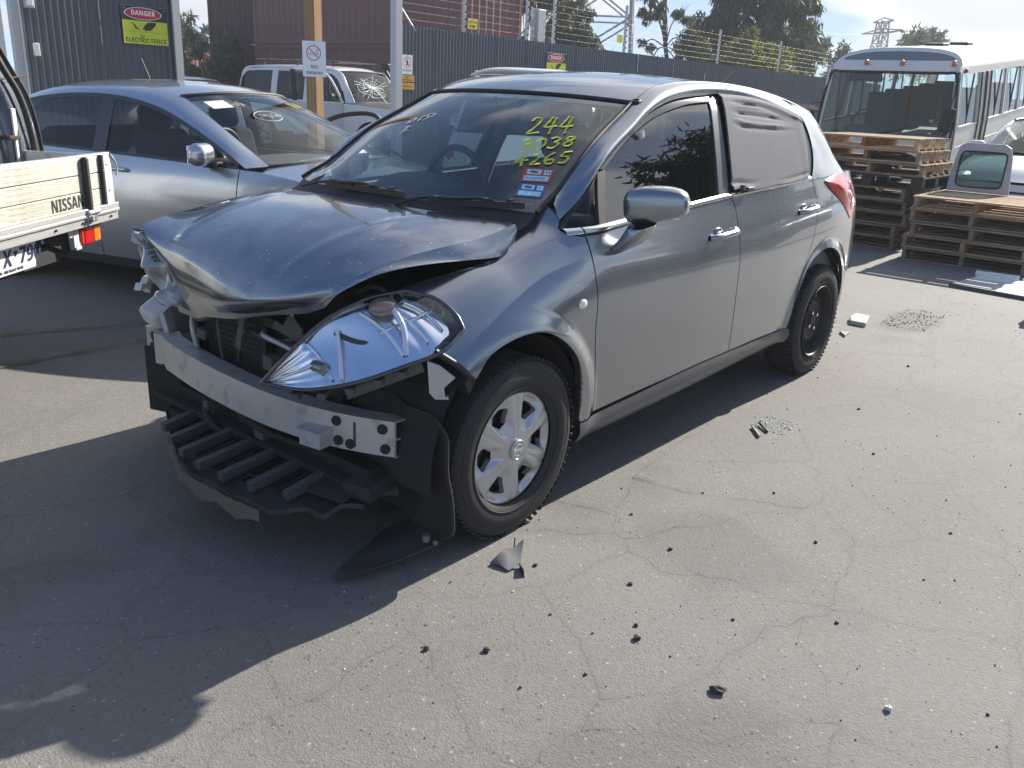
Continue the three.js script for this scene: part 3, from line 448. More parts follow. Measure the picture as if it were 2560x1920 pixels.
  for (const x of [-1.3, 1.3]) for (const s of [1, -1]) {
    const r = []; for (let i = 0; i <= 28; i++) { const a = -.15 + i / 28 * (PI + .3); r.push(Array.from({ length: 4 }, (_, j) => V(x + (x < 0 ? .375 : .385) * Math.cos(a), .305 + .385 * Math.sin(a), s * lerp(.42, .80, j / 3)))); }
    obj('wheel_liner', [grid(r), prism(circle(x, .32, .38, 28), .01).translate(0, 0, s * .42)], M.matt, car);
  }
  obj('floor_pan', [box(3.5, .03, 1.4, .15, .215, 0), box(.5, .1, 1.1, 1.8, .3, 0)], M.matt, car);  // black slabs under the body, added to block light from below
}
// --- glass and frames at the sides
{
  const gF = { b: [[-.765, .992], [-.45, 1.008], [-.19, 1.022], [.118, 1.042]], t: [[-.712, 1.165], [-.60, 1.228], [-.48, 1.285], [-.28, 1.354], [-.13, 1.386], [-.02, 1.404], [.222, 1.424]], l: [[-.765, .992], [-.742, 1.07], [-.712, 1.165]], r: [[.118, 1.042], [.16, 1.22], [.222, 1.424]] };
  const gQ = { b: [[-.955, .986], [-.88, .987], [-.808, .990]], t: [[-.955, .992], [-.86, 1.078], [-.765, 1.158]], l: [[-.955, .986], [-.958, .989], [-.955, .992]], r: [[-.808, .990], [-.79, 1.07], [-.765, 1.158]] };
  const gR = { b: [[.235, 1.05], [.63, 1.062], [1.055, 1.082]], t: [[.315, 1.43], [.57, 1.432], [.82, 1.41], [1.10, 1.365]], l: [[.235, 1.05], [.27, 1.24], [.315, 1.43]], r: [[1.055, 1.082], [1.10, 1.22], [1.10, 1.365]] };
  const gC = { b: [[1.085, 1.083], [1.10, 1.083], [1.115, 1.083]], t: [[1.135, 1.34], [1.145, 1.335], [1.155, 1.33]], l: [[1.085, 1.083], [1.13, 1.22], [1.135, 1.34]], r: [[1.115, 1.083], [1.16, 1.22], [1.155, 1.33]] };
  const onS = (p, d) => P3(p[0], p[1], d), strip = (A, B, n, d0 = 0, d1 = 0) => { const a = sample(A.map(p => [p[0], p[1], 0]), n), b = sample(B.map(p => [p[0], p[1], 0]), n); const rows = a.map((p, i) => Array.from({ length: 6 }, (_, j) => { const w = j / 5, x = lerp(p.x, b[i].x, w), y = lerp(p.y, b[i].y, w); return P3(x, y, lerp(d0, d1, w)); })); return merge([grid(rows), rim(rows, V(0, 0, -.02))]); };
  const frameTop = [[-.735, 1.177], [-.60, 1.246], [-.47, 1.302], [-.33, 1.362], [-.13, 1.411], [.11, 1.436], [.245, 1.444]];
  const rearTop = [[.318, 1.446], [.57, 1.446], [.82, 1.425], [1.03, 1.391], [1.15, 1.362]];
  const frame = merge([strip(frameTop, [[-.70, 1.172], [-.60, 1.228], [-.48, 1.285], [-.28, 1.354], [-.02, 1.404], [.12, 1.418], [.225, 1.424]], 40, -.006, -.012)]);
  const rframe = merge([strip(rearTop, [[.315, 1.43], [.57, 1.432], [.82, 1.41], [1.03, 1.378], [1.105, 1.362]], 30, -.006, -.012), strip([[1.058, 1.082], [1.095, 1.2], [1.103, 1.28], [1.102, 1.362]], [[1.125, 1.07], [1.185, 1.16], [1.205, 1.24], [1.155, 1.36]], 20, -.008, -.006)]);
  const bpil = merge([strip([[.118, 1.042], [.16, 1.22], [.222, 1.43]], [[.205, 1.042], [.24, 1.22], [.285, 1.445]], 16, -.008, -.006)]);
  const bpil2 = strip([[.215, 1.045], [.25, 1.22], [.29, 1.447]], [[.24, 1.048], [.275, 1.24], [.318, 1.445]], 16, -.01, -.012), divider = strip([[-.805, .985], [-.788, 1.06], [-.755, 1.165]], [[-.763, .985], [-.742, 1.06], [-.705, 1.172]], 10, -.005, -.005), qtrim = strip([[-.962, .982], [-.885, 1.058], [-.76, 1.168]], [[-.94, .984], [-.868, 1.055], [-.752, 1.16]], 20, -.004, -.009);
  const beltA = [], R1 = [];
  for (const s of [1, -1]) {
    const f = g => s > 0 ? g : mirrorZ(g);
    obj('side_window', f(skinPanel(skin, gF, 24, 14, { inset: .014, flange: 0 })), M.sideGlass ??= glass(.26, .32, .34, { ior: 2.1 }), car, 'front side window');
    obj('quarter_light', f(skinPanel(skin, gQ, 14, 8, { inset: .012, flange: 0 })), M.glassClear, car);
    obj('side_window', f(skinPanel(skin, gR, 24, 14, { inset: .014, flange: 0 })), s > 0 ? M.glassDark : M.glassClear, car, 'rear side window');
    obj('pillar_window', f(skinPanel(skin, gC, 6, 10, { inset: .006, flange: 0 })), M.blackGloss, car);
    each('window_frame', [f(frame), f(rframe)], M.frame ??= phy(.11, .12, .135, .4, .4, { clearcoat: .4 }), car); obj('pillar_trim', [f(bpil)], M.frame, car); each('window_seal', [f(bpil2), f(qtrim)], M.black, car); obj('window_divider', f(divider), M.plastic, car);
    const belt = (a, d) => { const rows = a.map(p => [[-.004, .004], [.0, .011], [.011, .010], [.017, .002]].map(([y, o]) => P3(p.x, p.y + y, o - .004))); return merge([grid(rows), grid([rows[0], rows[0].map(p => p.clone().add(V(0, 0, -.02)))])]); };
    obj('belt_moulding', [[[-.952, .968], [-.92, .9695], [-.893, .971]], [[-.887, .9715], [-.65, .9865], [-.19, 1.0135], [.208, 1.0345]], [[.217, 1.0355], [.63, 1.052], [1.12, 1.070]]].map(p => f(belt(sample(p.map(q => [q[0], q[1], 0]), 20)))), std(.62, .63, .62, .18, 1), car);
    // sill
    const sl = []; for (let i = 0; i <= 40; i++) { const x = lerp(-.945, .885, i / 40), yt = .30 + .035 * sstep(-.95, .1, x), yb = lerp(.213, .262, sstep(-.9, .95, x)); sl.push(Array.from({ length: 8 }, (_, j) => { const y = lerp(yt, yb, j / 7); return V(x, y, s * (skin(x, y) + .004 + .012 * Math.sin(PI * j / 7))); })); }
    obj('sill', [grid(sl, { flip: s > 0 }), grid(sl.map(r => [r[7], V(r[7].x, r[7].y + .03, s * .6)]))], M.sill ??= phy(.085, .09, .10, .45, .2, { clearcoat: .3 }), car);  // body grey darkened in the colour for the shade below the doors
    // black shut-line backing and inner trim
    each('door_shut', [[-.862, .33, -.868, .95], [.23, .36, .21, 1.02], [.88, .36, 1.13, 1.05]].map(([a, b, c, d], k) => { const A = k === 0 ? [[-.835, .313], [-.867, .5], [-.888, .638], [-.883, .741], [-.887, .83], [-.886, .960]] : k === 1 ? doorGap : [[.875, .338], [.918, .52], [.988, .655], [1.053, .755], [1.116, .874], [1.139, .95], [1.145, 1.01], [1.137, 1.064]]; const r = sample(A.map(p => [p[0], p[1], 0]), 24).map(p => [-.02, .02].map(o => { const q = P3(p.x + o, p.y, -.017); q.z *= 1; return q; })); return f(grid(r)); }), M.matt, car);
    const inn = []; for (let i = 0; i <= 20; i++) { const x = lerp(-.9, 1.6, i / 20); inn.push(Array.from({ length: 6 }, (_, j) => { const y = lerp(.25, .95 + .05 * sstep(-.9, 1.2, x), j / 5); return V(x, y, s * (skin(x, y) - .07)); })); }
    obj('door_lining', grid(inn), M.trim, car);
    obj('side_repeater', [f(ball(.024, -.972, .745, skin(-.972, .745) + .001, 1, .72, .28, 20))], M.repeater ??= phy(.82, .80, .76, .1, .1, { clearcoat: 1 }), car);
    // tail lamp
    const tl = { b: [[1.315, 1.052], [1.42, .985], [1.56, .905], [1.66, .84]], t: [[1.315, 1.058], [1.45, 1.078], [1.62, 1.082], [1.76, 1.06]], l: [[1.315, 1.052], [1.314, 1.055], [1.315, 1.058]], r: [[1.66, .84], [1.75, .92], [1.79, .99], [1.76, 1.06]] };
    const { rows } = skinPanel(skin, tl, 20, 12, { raw: true }), rr = rows.map((r, j) => r.map((p, i) => { const k = Math.sin(PI * Math.min(i / 20 + .08, 1)) * Math.sin(PI * j / 12); return V(p.x, p.y, s * (p.z + .004 + .03 * k)); }));
    const tlm = obj('tail_lamp', [grid(rr), rim(rr, V(0, 0, -s * .02))], M.red, car); obj('lamp_facet', [ball(.05, 1.6, .97, s * (skin(1.6, .97) + .008), 1.1, .6, .5)], phy(.85, .42, .40, .15, 0, { clearcoat: 1 }), tlm);
  }
  // sun shade of grey mesh stretched over the rear door window
  const sh = { b: [[.225, 1.058], [.28, 1.06], [.40, 1.05], [.63, 1.062], [.85, 1.066], [1.08, 1.078]], t: [[.325, 1.452], [.57, 1.449], [.82, 1.428], [1.13, 1.372]], l: [[.225, 1.058], [.268, 1.25], [.325, 1.452]], r: [[1.08, 1.078], [1.12, 1.2], [1.13, 1.372]] };
  const { rows: sr, nor } = skinPanel(skin, sh, 60, 48, { raw: true });
  const cl = sr.map((r, j) => r.map((p, i) => { const u = i / 60, v = j / 48; let w = .010;
    const fold = (c0, c1, c2, a, s) => { const y = c0 + c1 * u + c2 * u * u; return a * Math.exp(-Math.pow((v - y) / s, 2)); };
    w += sstep(.03, .2, u) * (1 - sstep(.55, .9, u)) * (fold(.93, -.05, -.02, -.009, .014) + fold(.89, .02, -.02, .006, .012) + fold(.84, -.18, .22, -.009, .014) + fold(.76, -.28, .34, .007, .016) + fold(.71, -.30, .40, -.005, .014));
    w += fold(.96, .02, -.05, .006, .02) + .0015 * Math.sin(u * 40 + v * 3) * sstep(.8, 1, u);
    w += (fold(.07, -.0, .02, -.008, .025) + fold(.02, .1, 0, .006, .03)) * (1 - sstep(.1, .4, u)) + fold(-.03, .12, 0, -.006, .02) * sstep(.5, .8, u);
    return V(p.x, p.y, p.z).addScaledVector(nor[j][i], w); }));
  const weave = tex(128, 128, (i, j) => .55 + .45 * ((i >> 1 & 1) ^ (j >> 1 & 1)) - .12 * hash2(i, j, 9)); weave.repeat.set(24, 24);
  const shade = obj('window_shade', [grid(cl), rim(cl, V(0, 0, -.008))], phy(.15, .155, .175, .85, 0, { sheen: .6, sheenRoughness: .5, sheenColor: L(.3, .3, .34), bumpMap: weave, bumpScale: .0006, side: THREE.DoubleSide }), car, 'grey mesh sunshade stretched over the rear door window');
  obj('shade_clip', [rbox(.06, .018, .02, .005, .36, 1.062, skin(.36, 1.062) + .022), cyl(.012, .02, .30, 1.07, skin(.3, 1.07) + .02, 'z', 10)], M.plasticGrey, shade);
  obj('window_clip', [rbox(.02, .026, .016, .004, -.42, 1.292, skin(-.42, 1.292) + .002, 0, 0, .6)], std(.7, .7, .68, .3), car);
}
// --- door mirrors
for (const s of [1, -1]) {
  const f = g => s > 0 ? g : mirrorZ(g), A = V(-.715, 1.058, .790), B = V(-.640, 1.083, 1.003), w = B.clone().sub(A).normalize(), h = V(0, 1, 0).addScaledVector(w, -w.y).normalize(), d = w.clone().cross(h).normalize(); if (d.x > 0) d.negate();
  const W = A.distanceTo(B), rows = [], NS = 28;
  for (let i = 0; i <= NS; i++) {
    const t = 1 - Math.cos(i / NS * PI); const u = t / 2, e = Math.pow(Math.max(0, 1 - Math.pow(Math.abs(2 * u - 1), 4.5)), 1 / 3.2), hi = (.062 + .010 * Math.sin(PI * u) - .012 * u) * e, lo = (.070 - .022 * sstep(.1, .9, u)) * e, fr = (.052 + .018 * Math.sin(PI * (u * .8 + .15))) * Math.pow(e, .8), bk = .034 * e, r = [];
    for (let k = 0; k <= 40; k++) { const a = k / 40 * 2 * PI, c = Math.cos(a), sn = Math.sin(a), pw = (v, q) => Math.sign(v) * Math.pow(Math.abs(v), q); r.push(A.clone().addScaledVector(w, u * W).addScaledVector(h, pw(sn, .55) * (sn > 0 ? hi : lo)).addScaledVector(d, pw(c, c > 0 ? .75 : .4) * (c > 0 ? fr : bk) - .010 * u)); }
    rows.push(r);
  }
  const m = obj('door_mirror', f(grid(rows)), M.paint, car); const mp = A.clone().lerp(B, .5).addScaledVector(d, -.038); obj('mirror_glass', f(place(rbox(.004, .10, .155, .002), mp.x, mp.y, mp.z, 0, Math.atan2(w.x, w.z), 0)), M.chrome, m);
  const foot = []; for (const [p, sx, sy] of [[V(-.722, 1.0, .872), .036, .060], [V(-.722, .985, .868), .040, .066], [V(-.722, .96, .855), .042, .066], [V(-.730, .93, .828), .040, .054], [V(-.742, .908, .802), .03, .036], [V(-.748, .898, .79), .012, .016]]) foot.push(Array.from({ length: 29 }, (_, i) => { const a = i / 28 * 2 * PI, q = v => Math.sign(v) * Math.pow(Math.abs(v), .6); return p.clone().add(V(sy * q(Math.cos(a)), .010 * Math.cos(a), sx * q(Math.sin(a)))); }));
  if (s < 0) for (const o of [m, ...m.children]) if (o === m) { const pv = V(-.735, 0, -.80), q = new THREE.Matrix4().makeTranslation(pv.x, 0, pv.z).multiply(new THREE.Matrix4().makeRotationY(-.95)).multiply(new THREE.Matrix4().makeTranslation(-pv.x, 0, -pv.z)); m.geometry.applyMatrix4(q); m.children[0].geometry.applyMatrix4(q); }
  obj('mirror_foot', f(merge([grid(foot)])), M.paint, m);
}
// --- cabin
{
  const cab = obj('dashboard', [(() => { const rows = []; for (let i = 0; i <= 12; i++) rows.push(Array.from({ length: 25 }, (_, j) => { const u = j / 12 - 1, k = 1 - Math.pow(Math.abs(u), 2.3), p = screenAt(u * .97, .015, -.02); p.y -= .02; const q = V(-.52, .975, u * .66); const r = p.lerp(q, i / 12); r.y += .018 * Math.sin(PI * i / 12); return r; })); return grid(rows); })(), rbox(.3, .34, 1.3, .05, -.42, .78, 0), ball(.2, -.60, .985, -.37, 1, .42, 1.1, 24)], M.dash, car);
  const wheel = obj('steering_wheel', [place(new THREE.TorusGeometry(.185, .016, 10, 40), 0, 0, 0), rbox(.13, .10, .05, .03), box(.33, .035, .02, 0, 0, 0), box(.035, .17, .02, 0, -.09, 0)].map(g => place(g, -.36, .985, -.37, 0, PI / 2, .42)), M.black, car);
  for (const [z, label] of [[-.37, "driver's seat"], [.37, 'passenger seat']]) { const st = obj('front_seat', [rbox(.50, .15, .50, .06, .03, .50, z, 0, 0, .1), rbox(.14, .62, .48, .06, .36, .80, z, 0, 0, -.28)], M.fabricDark, car); obj('headrest', [rbox(.11, .19, .28, .06, .475, 1.19, z, 0, 0, -.2, 4), cyl(.008, .15, .44, 1.08, z - .06), cyl(.008, .15, .44, 1.08, z + .06)], M.fabricDark, st); }
  const rs = obj('rear_seat', [rbox(.5, .16, 1.25, .05, 1.0, .50, 0), rbox(.14, .6, 1.22, .05, 1.3, .80, 0, 0, 0, -.3)], M.fabricDark, car); obj('headrest', [-.37, .37].map(z => rbox(.1, .16, .25, .05, 1.40, 1.13, z, 0, 0, -.2)), M.fabricDark, rs);
  const hl = []; for (let i = 0; i <= 16; i++) { const x = lerp(-.34, 1.55, i / 16); hl.push(Array.from({ length: 17 }, (_, j) => { const u = j / 8 - 1; return V(x, dy(x) - .03 + .02 * (1 - u * u) - .06 * Math.pow(Math.abs(u), 4), u * (dz(x) - .0)); })); }
  obj('headlining', grid(hl), M.headliner, car);
  obj('interior_mirror', [rbox(.02, .065, .21, .015, -.50, 1.345, .0, 0, .1, .2), rod([-.53, 1.40, 0], [-.49, 1.35, 0], .008)], M.black, car);
  obj('inner_pillar', both(merge([tube([[-.90, 1.075, .60], [-.68, 1.22, .575], [-.43, 1.345, .54]], .024, 20, 8), tube([[.20, .95, .72], [.24, 1.2, .64], [.30, 1.42, .54]], .04, 16, 8)])).flat(), M.trim, car);
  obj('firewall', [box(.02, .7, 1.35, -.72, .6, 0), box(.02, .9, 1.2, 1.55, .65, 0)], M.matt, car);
}
// --- wheels
function tyreGeo(R = .308, w = .185, rimR = .195) {
  const h = w / 2, prof = [[rimR, -h * .78], [rimR + .012, -h * .92], [lerp(rimR, R, .5), -h * 1.02], [R - .018, -h * .94], [R - .004, -h * .80], [R, -h * .6], [R + .001, 0], [R, h * .6], [R - .004, h * .80], [R - .018, h * .94], [lerp(rimR, R, .5), h * 1.02], [rimR + .03, h * .98], [rimR + .012, h * .92], [rimR, h * .78]];
  const g = [lathe(prof, 72).rotateX(PI / 2)];
  for (let i = 0; i < 72; i++) for (const s of [1, -1]) { const a = i / 72 * 2 * PI; g.push(box(.012, .007, h * .62, 0, R + .001, s * h * .62, 0, .25 * s, 0).rotateZ(a)); }
  for (const z of [-.02, .02]) g.push(new THREE.TorusGeometry(R + .001, .004, 4, 72).translate(0, 0, z));
  g.push(new THREE.TorusGeometry(R - .035, .0022, 6, 64).translate(0, 0, h * .97), new THREE.TorusGeometry(rimR + .022, .0025, 6, 64).translate(0, 0, h * .97));
  return merge(g);
}
const tyreG = tyreGeo();
function coverGeo() {
  const gs = [], N = 6, r0 = .104, r1 = .160, RR = .202, wH = (r) => lerp(.17, .285, sstep(r0, r1, r)) * Math.sqrt(Math.max(0, 1 - Math.pow((r - .132) / .0305, 8))) ;
  const H = (r, th) => { const k = ((th / (2 * PI / N)) % 1 + 1) % 1, dS = Math.min(k, 1 - k) * 2; /* 0 on spoke, 1 mid hole */ return .012 + .016 * (1 - Math.pow(r / RR, 2)) - .020 * sstep(.30, .75, dS) * sstep(.055, .105, r) * (1 - sstep(.172, .195, r)) + .004 * (1 - sstep(.0, .12, dS)) * sstep(.05, .1, r) * -1 - .012 * sstep(.19, .202, r); };
  const P = (r, th) => V(r * Math.cos(th), r * Math.sin(th), H(r, th));
  const ring = (a, b, n) => { const rows = []; for (let i = 0; i <= n; i++) rows.push(Array.from({ length: 145 }, (_, j) => P(lerp(a, b, i / n), j / 144 * 2 * PI))); return grid(rows, { flip: true }); };
  gs.push(ring(.002, r0, 12), ring(r1 + .002, RR, 7));
  for (let s = 0; s < N; s++) { const rows = []; for (let i = 0; i <= 14; i++) { const r = lerp(r0, r1 + .002, i / 14), half = PI / N - wH(r); rows.push(Array.from({ length: 19 }, (_, j) => P(r, s * 2 * PI / N + lerp(-half, half, j / 18)))); } gs.push(grid(rows, { flip: true }));
    for (const sg of [1, -1]) gs.push(grid(rows.map(rw => { const p = rw[sg > 0 ? 18 : 0]; return [p, p.clone().add(V(0, 0, -.02))]; }))); }
  return merge(gs).rotateZ(PI / 2);
}
const coverG = coverGeo();
function steelRim() { const g = [lathe([[.001, .0], [.045, .0], [.06, -.008], [.085, -.012], [.105, .006], [.13, .004], [.15, -.03], [.172, -.045], [.180, -.01], [.188, .035], [.197, .045], [.199, .04]], 48).rotateX(PI / 2)]; return merge(g); }
const rimG = steelRim();
for (const [x, s, kind] of [[-1.3, 1, 'cover'], [-1.3, -1, 'cover'], [1.3, 1, 'steel'], [1.3, -1, 'steel']]) {
  const w = new THREE.Group(); w.name = 'wheel'; w.position.set(x, .304, s * .742); if (s < 0) w.rotation.y = PI; car.add(w);
  obj('tyre', tyreG, M.rubber, w); const zo = .055;
  if (kind === 'cover') {
    obj('wheel_cover', coverG.clone().translate(0, 0, zo), M.cover, w, 'silver six-spoke wheel cover'); obj('rim', rimG.clone().translate(0, 0, .02), M.black, w);
    obj('centre_cap', [cyl(.034, .006, 0, 0, zo + .030, 'z', 32), new THREE.TorusGeometry(.033, .0025, 8, 40).translate(0, 0, zo + .033)], M.cover, w); obj('emblem', [new THREE.TorusGeometry(.020, .0028, 8, 40).translate(0, 0, zo + .034), rbox(.052, .010, .004, .001, 0, 0, zo + .035)], M.chrome, w);
  } else {
    obj('rim', rimG.clone().translate(0, 0, .05), std(.035, .036, .038, .5, .3), w, 'bare black steel rim'); obj('vent_hole', Array.from({ length: 16 }, (_, i) => { const a = i / 16 * 2 * PI; return cyl(.011, .02, .118 * Math.cos(a), .118 * Math.sin(a), .05, 'z', 12).scale(1, 1, 1); }), M.matt, w);
    obj('wheel_nut', Array.from({ length: 4 }, (_, i) => { const a = i / 4 * 2 * PI + .5; return cyl(.011, .03, .052 * Math.cos(a), .052 * Math.sin(a), .055, 'z', 6); }), M.chromeSoft, w); obj('hub', cyl(.032, .03, 0, 0, .052, 'z', 24), M.rust, w);
  }
}
// ---------------------------------------------------------------- ground: worn grey asphalt, crazed near the camera
function cracks(x, z) {   // distance-like value to the nearest crack line, in metres (warped cells of two sizes)
  const wx = x + .22 * (fbm(x * 1.3, z * 1.3, 31, 4) - .5) * 2 + .05 * (fbm(x * 6, z * 6, 33, 3) - .5) * 2, wz = z + .22 * (fbm(x * 1.3 + 9, z * 1.3 + 4, 37, 4) - .5) * 2 + .05 * (fbm(x * 6 + 3, z * 6 + 8, 39, 3) - .5) * 2;
  const cell = (s, seed) => { const X = wx / s, Z = wz / (s * .8), xi = Math.floor(X), zi = Math.floor(Z); let d1 = 9, d2 = 9; for (let a = -1; a <= 1; a++) for (let b = -1; b <= 1; b++) { const px = xi + a + hash2(xi + a, zi + b, seed), pz = zi + b + hash2(xi + a, zi + b, seed + 1), d = Math.hypot(px - X, pz - Z); if (d < d1) { d2 = d1; d1 = d; } else if (d < d2) d2 = d; } return (d2 - d1) * s * .5; };
  return [cell(.52, 51), cell(.24, 57)];
}
function asphalt(x, z) {
  const big = fbm(x * .45, z * .45, 61, 4), mid = fbm(x * 2.2, z * 2.2, 63, 4), fine = hash2(Math.floor(x * 330), Math.floor(z * 330), 65), g2 = vnoise(x * 120, z * 120, 67);
  let v = .80 + .22 * (big - .5) + .16 * (mid - .5) + .18 * (fine - .5) + .16 * (g2 - .5);
  const e = Math.hypot((x - 3.2) / .55, (z - .86) / .22) + .7 * (fbm(x * 4, z * 4, 73, 4) - .5); v *= 1 - .42 * (1 - sstep(.55, 1.0, e)) * (.7 + .5 * (hash2(Math.floor(x * 90), Math.floor(z * 90), 75) - .3));
  const st = sstep(.64, .74, fbm(x * 1.1 + 5, z * 1.1 - 3, 71, 4)); v *= 1 - .16 * st;
  return v;
}
const asphTone = v => [Math.pow(.232 * v, 1 / 2.2), Math.pow(.222 * v, 1 / 2.2), Math.pow(.204 * v, 1 / 2.2)];
{
  const near = (x0, z0, s, n) => tex(n, n, (i, j) => {
    const x = x0 + (i + .5) / n * s, z = z0 + s - (j + .5) / n * s; let v = asphalt(x, z);
    const [a, b] = cracks(x, z), zone = sstep(.35, .56, fbm(x * .5 + 1.7, z * .5 + .4, 81, 3) + .16 * sstep(.4, 1.6, z)), wv = .35 + .65 * vnoise(x * 3, z * 3, 83);
    const br = sstep(.25, .5, vnoise(x * 9, z * 9, 99)); v *= 1 - .46 * (1 - sstep(.0006, .0032, a)) * wv * zone * (.35 + .65 * br) - .34 * (1 - sstep(.0005, .0026, b)) * br * sstep(.42, .62, fbm(x * .9, z * .9, 85, 3)) * zone * wv;
    v *= 1 - .06 * (1 - sstep(.0, .03, a)) * zone;
    const h = hash2(Math.floor(x * 160), Math.floor(z * 160), 87); if (h > .9968) v *= 1.9; else if (h < .004) v *= .45;
    return asphTone(v);
  }, { srgb: true });
  const grain = tex(512, 512, (i, j) => .5 * hash2(i, j, 91) + .5 * vnoise(i / 3, j / 3, 93, 0));
  grain.repeat.set(1.6, 1.6);
  const sheet = (x0, x1, z0, z1, y, map, nx = 1) => { const g = new THREE.PlaneGeometry(x1 - x0, z1 - z0, nx, nx).rotateX(-PI / 2).translate((x0 + x1) / 2, y, (z0 + z1) / 2); return g; };
  const mk = (map, bump) => std(1, 1, 1, .86, 0, { map, bumpMap: bump, bumpScale: .0018 });
  const uvM = (g) => { const p = g.attributes.position, uv = g.attributes.uv; for (let i = 0; i < p.count; i++) uv.setXY(i, p.getX(i), -p.getZ(i)); return g; };
  // far ground, uv in metres
  const T = 12, farT = tex(1024, 1024, (i, j, u, v) => { const x = u * T, z = v * T; let k = .80 + .20 * (fbm(u * 6, v * 6, 61, 4, 6) - .5) + .18 * (fbm(u * 30, v * 30, 63, 4, 30) - .5) + .22 * (hash2(i, j, 65) - .5); return asphTone(k); }, { srgb: true });
  farT.repeat.set(1 / T, 1 / T); const g1 = grain.clone(); g1.repeat.set(1.6, 1.6); g1.needsUpdate = true;
  struct('ground', uvM(sheet(-120, 200, -150, 130, -.004)), mk(farT, g1));
  const a1 = near(-3.4, -1.2, 6.2, 2048), gn = grain.clone(); gn.repeat.set(10, 10); gn.needsUpdate = true;
  struct('pavement', sheet(-3.4, 2.8, -1.2, 5.0, 0), mk(a1, gn), 'cracked worn asphalt round the hatchback');
  const a2 = near(2.8, -1.2, 6.2, 1024), gn2 = grain.clone(); gn2.repeat.set(10, 10); gn2.needsUpdate = true;
  struct('pavement', sheet(2.8, 9.0, -1.2, 5.0, 0), mk(a2, gn2), 'worn asphalt in front of the pallets');
  // faded yellow bay lines at the left
  const wear = tex(256, 64, (i, j) => sstep(.35, .6, fbm(i / 18, j / 18, 95, 4)));
  const ym = std(.22, .18, .085, .9, 0, { transparent: true, alphaMap: wear, opacity: .55 });
  for (const [a, b, label] of [[[-2.6, -3.04], [-.5, -2.3], 'faded yellow bay line farther from the hatchback'], [[-2.6, -2.09], [-.75, -2.11], 'faded yellow bay line nearer the hatchback']]) { const d = Math.hypot(b[0] - a[0], b[1] - a[1]); struct('bay_line', place(new THREE.PlaneGeometry(d, .09).rotateX(-PI / 2), (a[0] + b[0]) / 2, .004, (a[1] + b[1]) / 2, 0, -Math.atan2(b[1] - a[1], b[0] - a[0])), ym, label); }
}
// ---------------------------------------------------------------- other cars: one builder, many shapes. Local axes: nose to -x, left side +z
const alloyG = (() => { const g = [lathe([[.001, .012], [.05, .018], [.06, .004], [.07, -.02]], 32).rotateX(PI / 2), lathe([[.185, .02], [.2, .03], [.215, .03], [.218, .01], [.2, -.06]], 48).rotateX(PI / 2)]; for (let i = 0; i < 10; i++) g.push(rbox(.16, .022, .02, .006, .125, 0, .008, 0, 0, 0).rotateZ(i / 10 * 2 * PI)); return merge(g); })();
function carWheel(parent, x, y, z, R, side, metal = M.satin) {
  const w = new THREE.Group(); w.name = 'wheel'; w.position.set(x, y, z); if (side < 0) w.rotation.y = PI; w.scale.setScalar(R / .308); parent.add(w);
  obj('tyre', tyreG, M.rubber, w); obj('rim', alloyG.clone().translate(0, 0, .06), metal, w); obj('brake_disc', cyl(.15, .02, 0, 0, .0, 'z', 24), M.steel, w); return w;
}
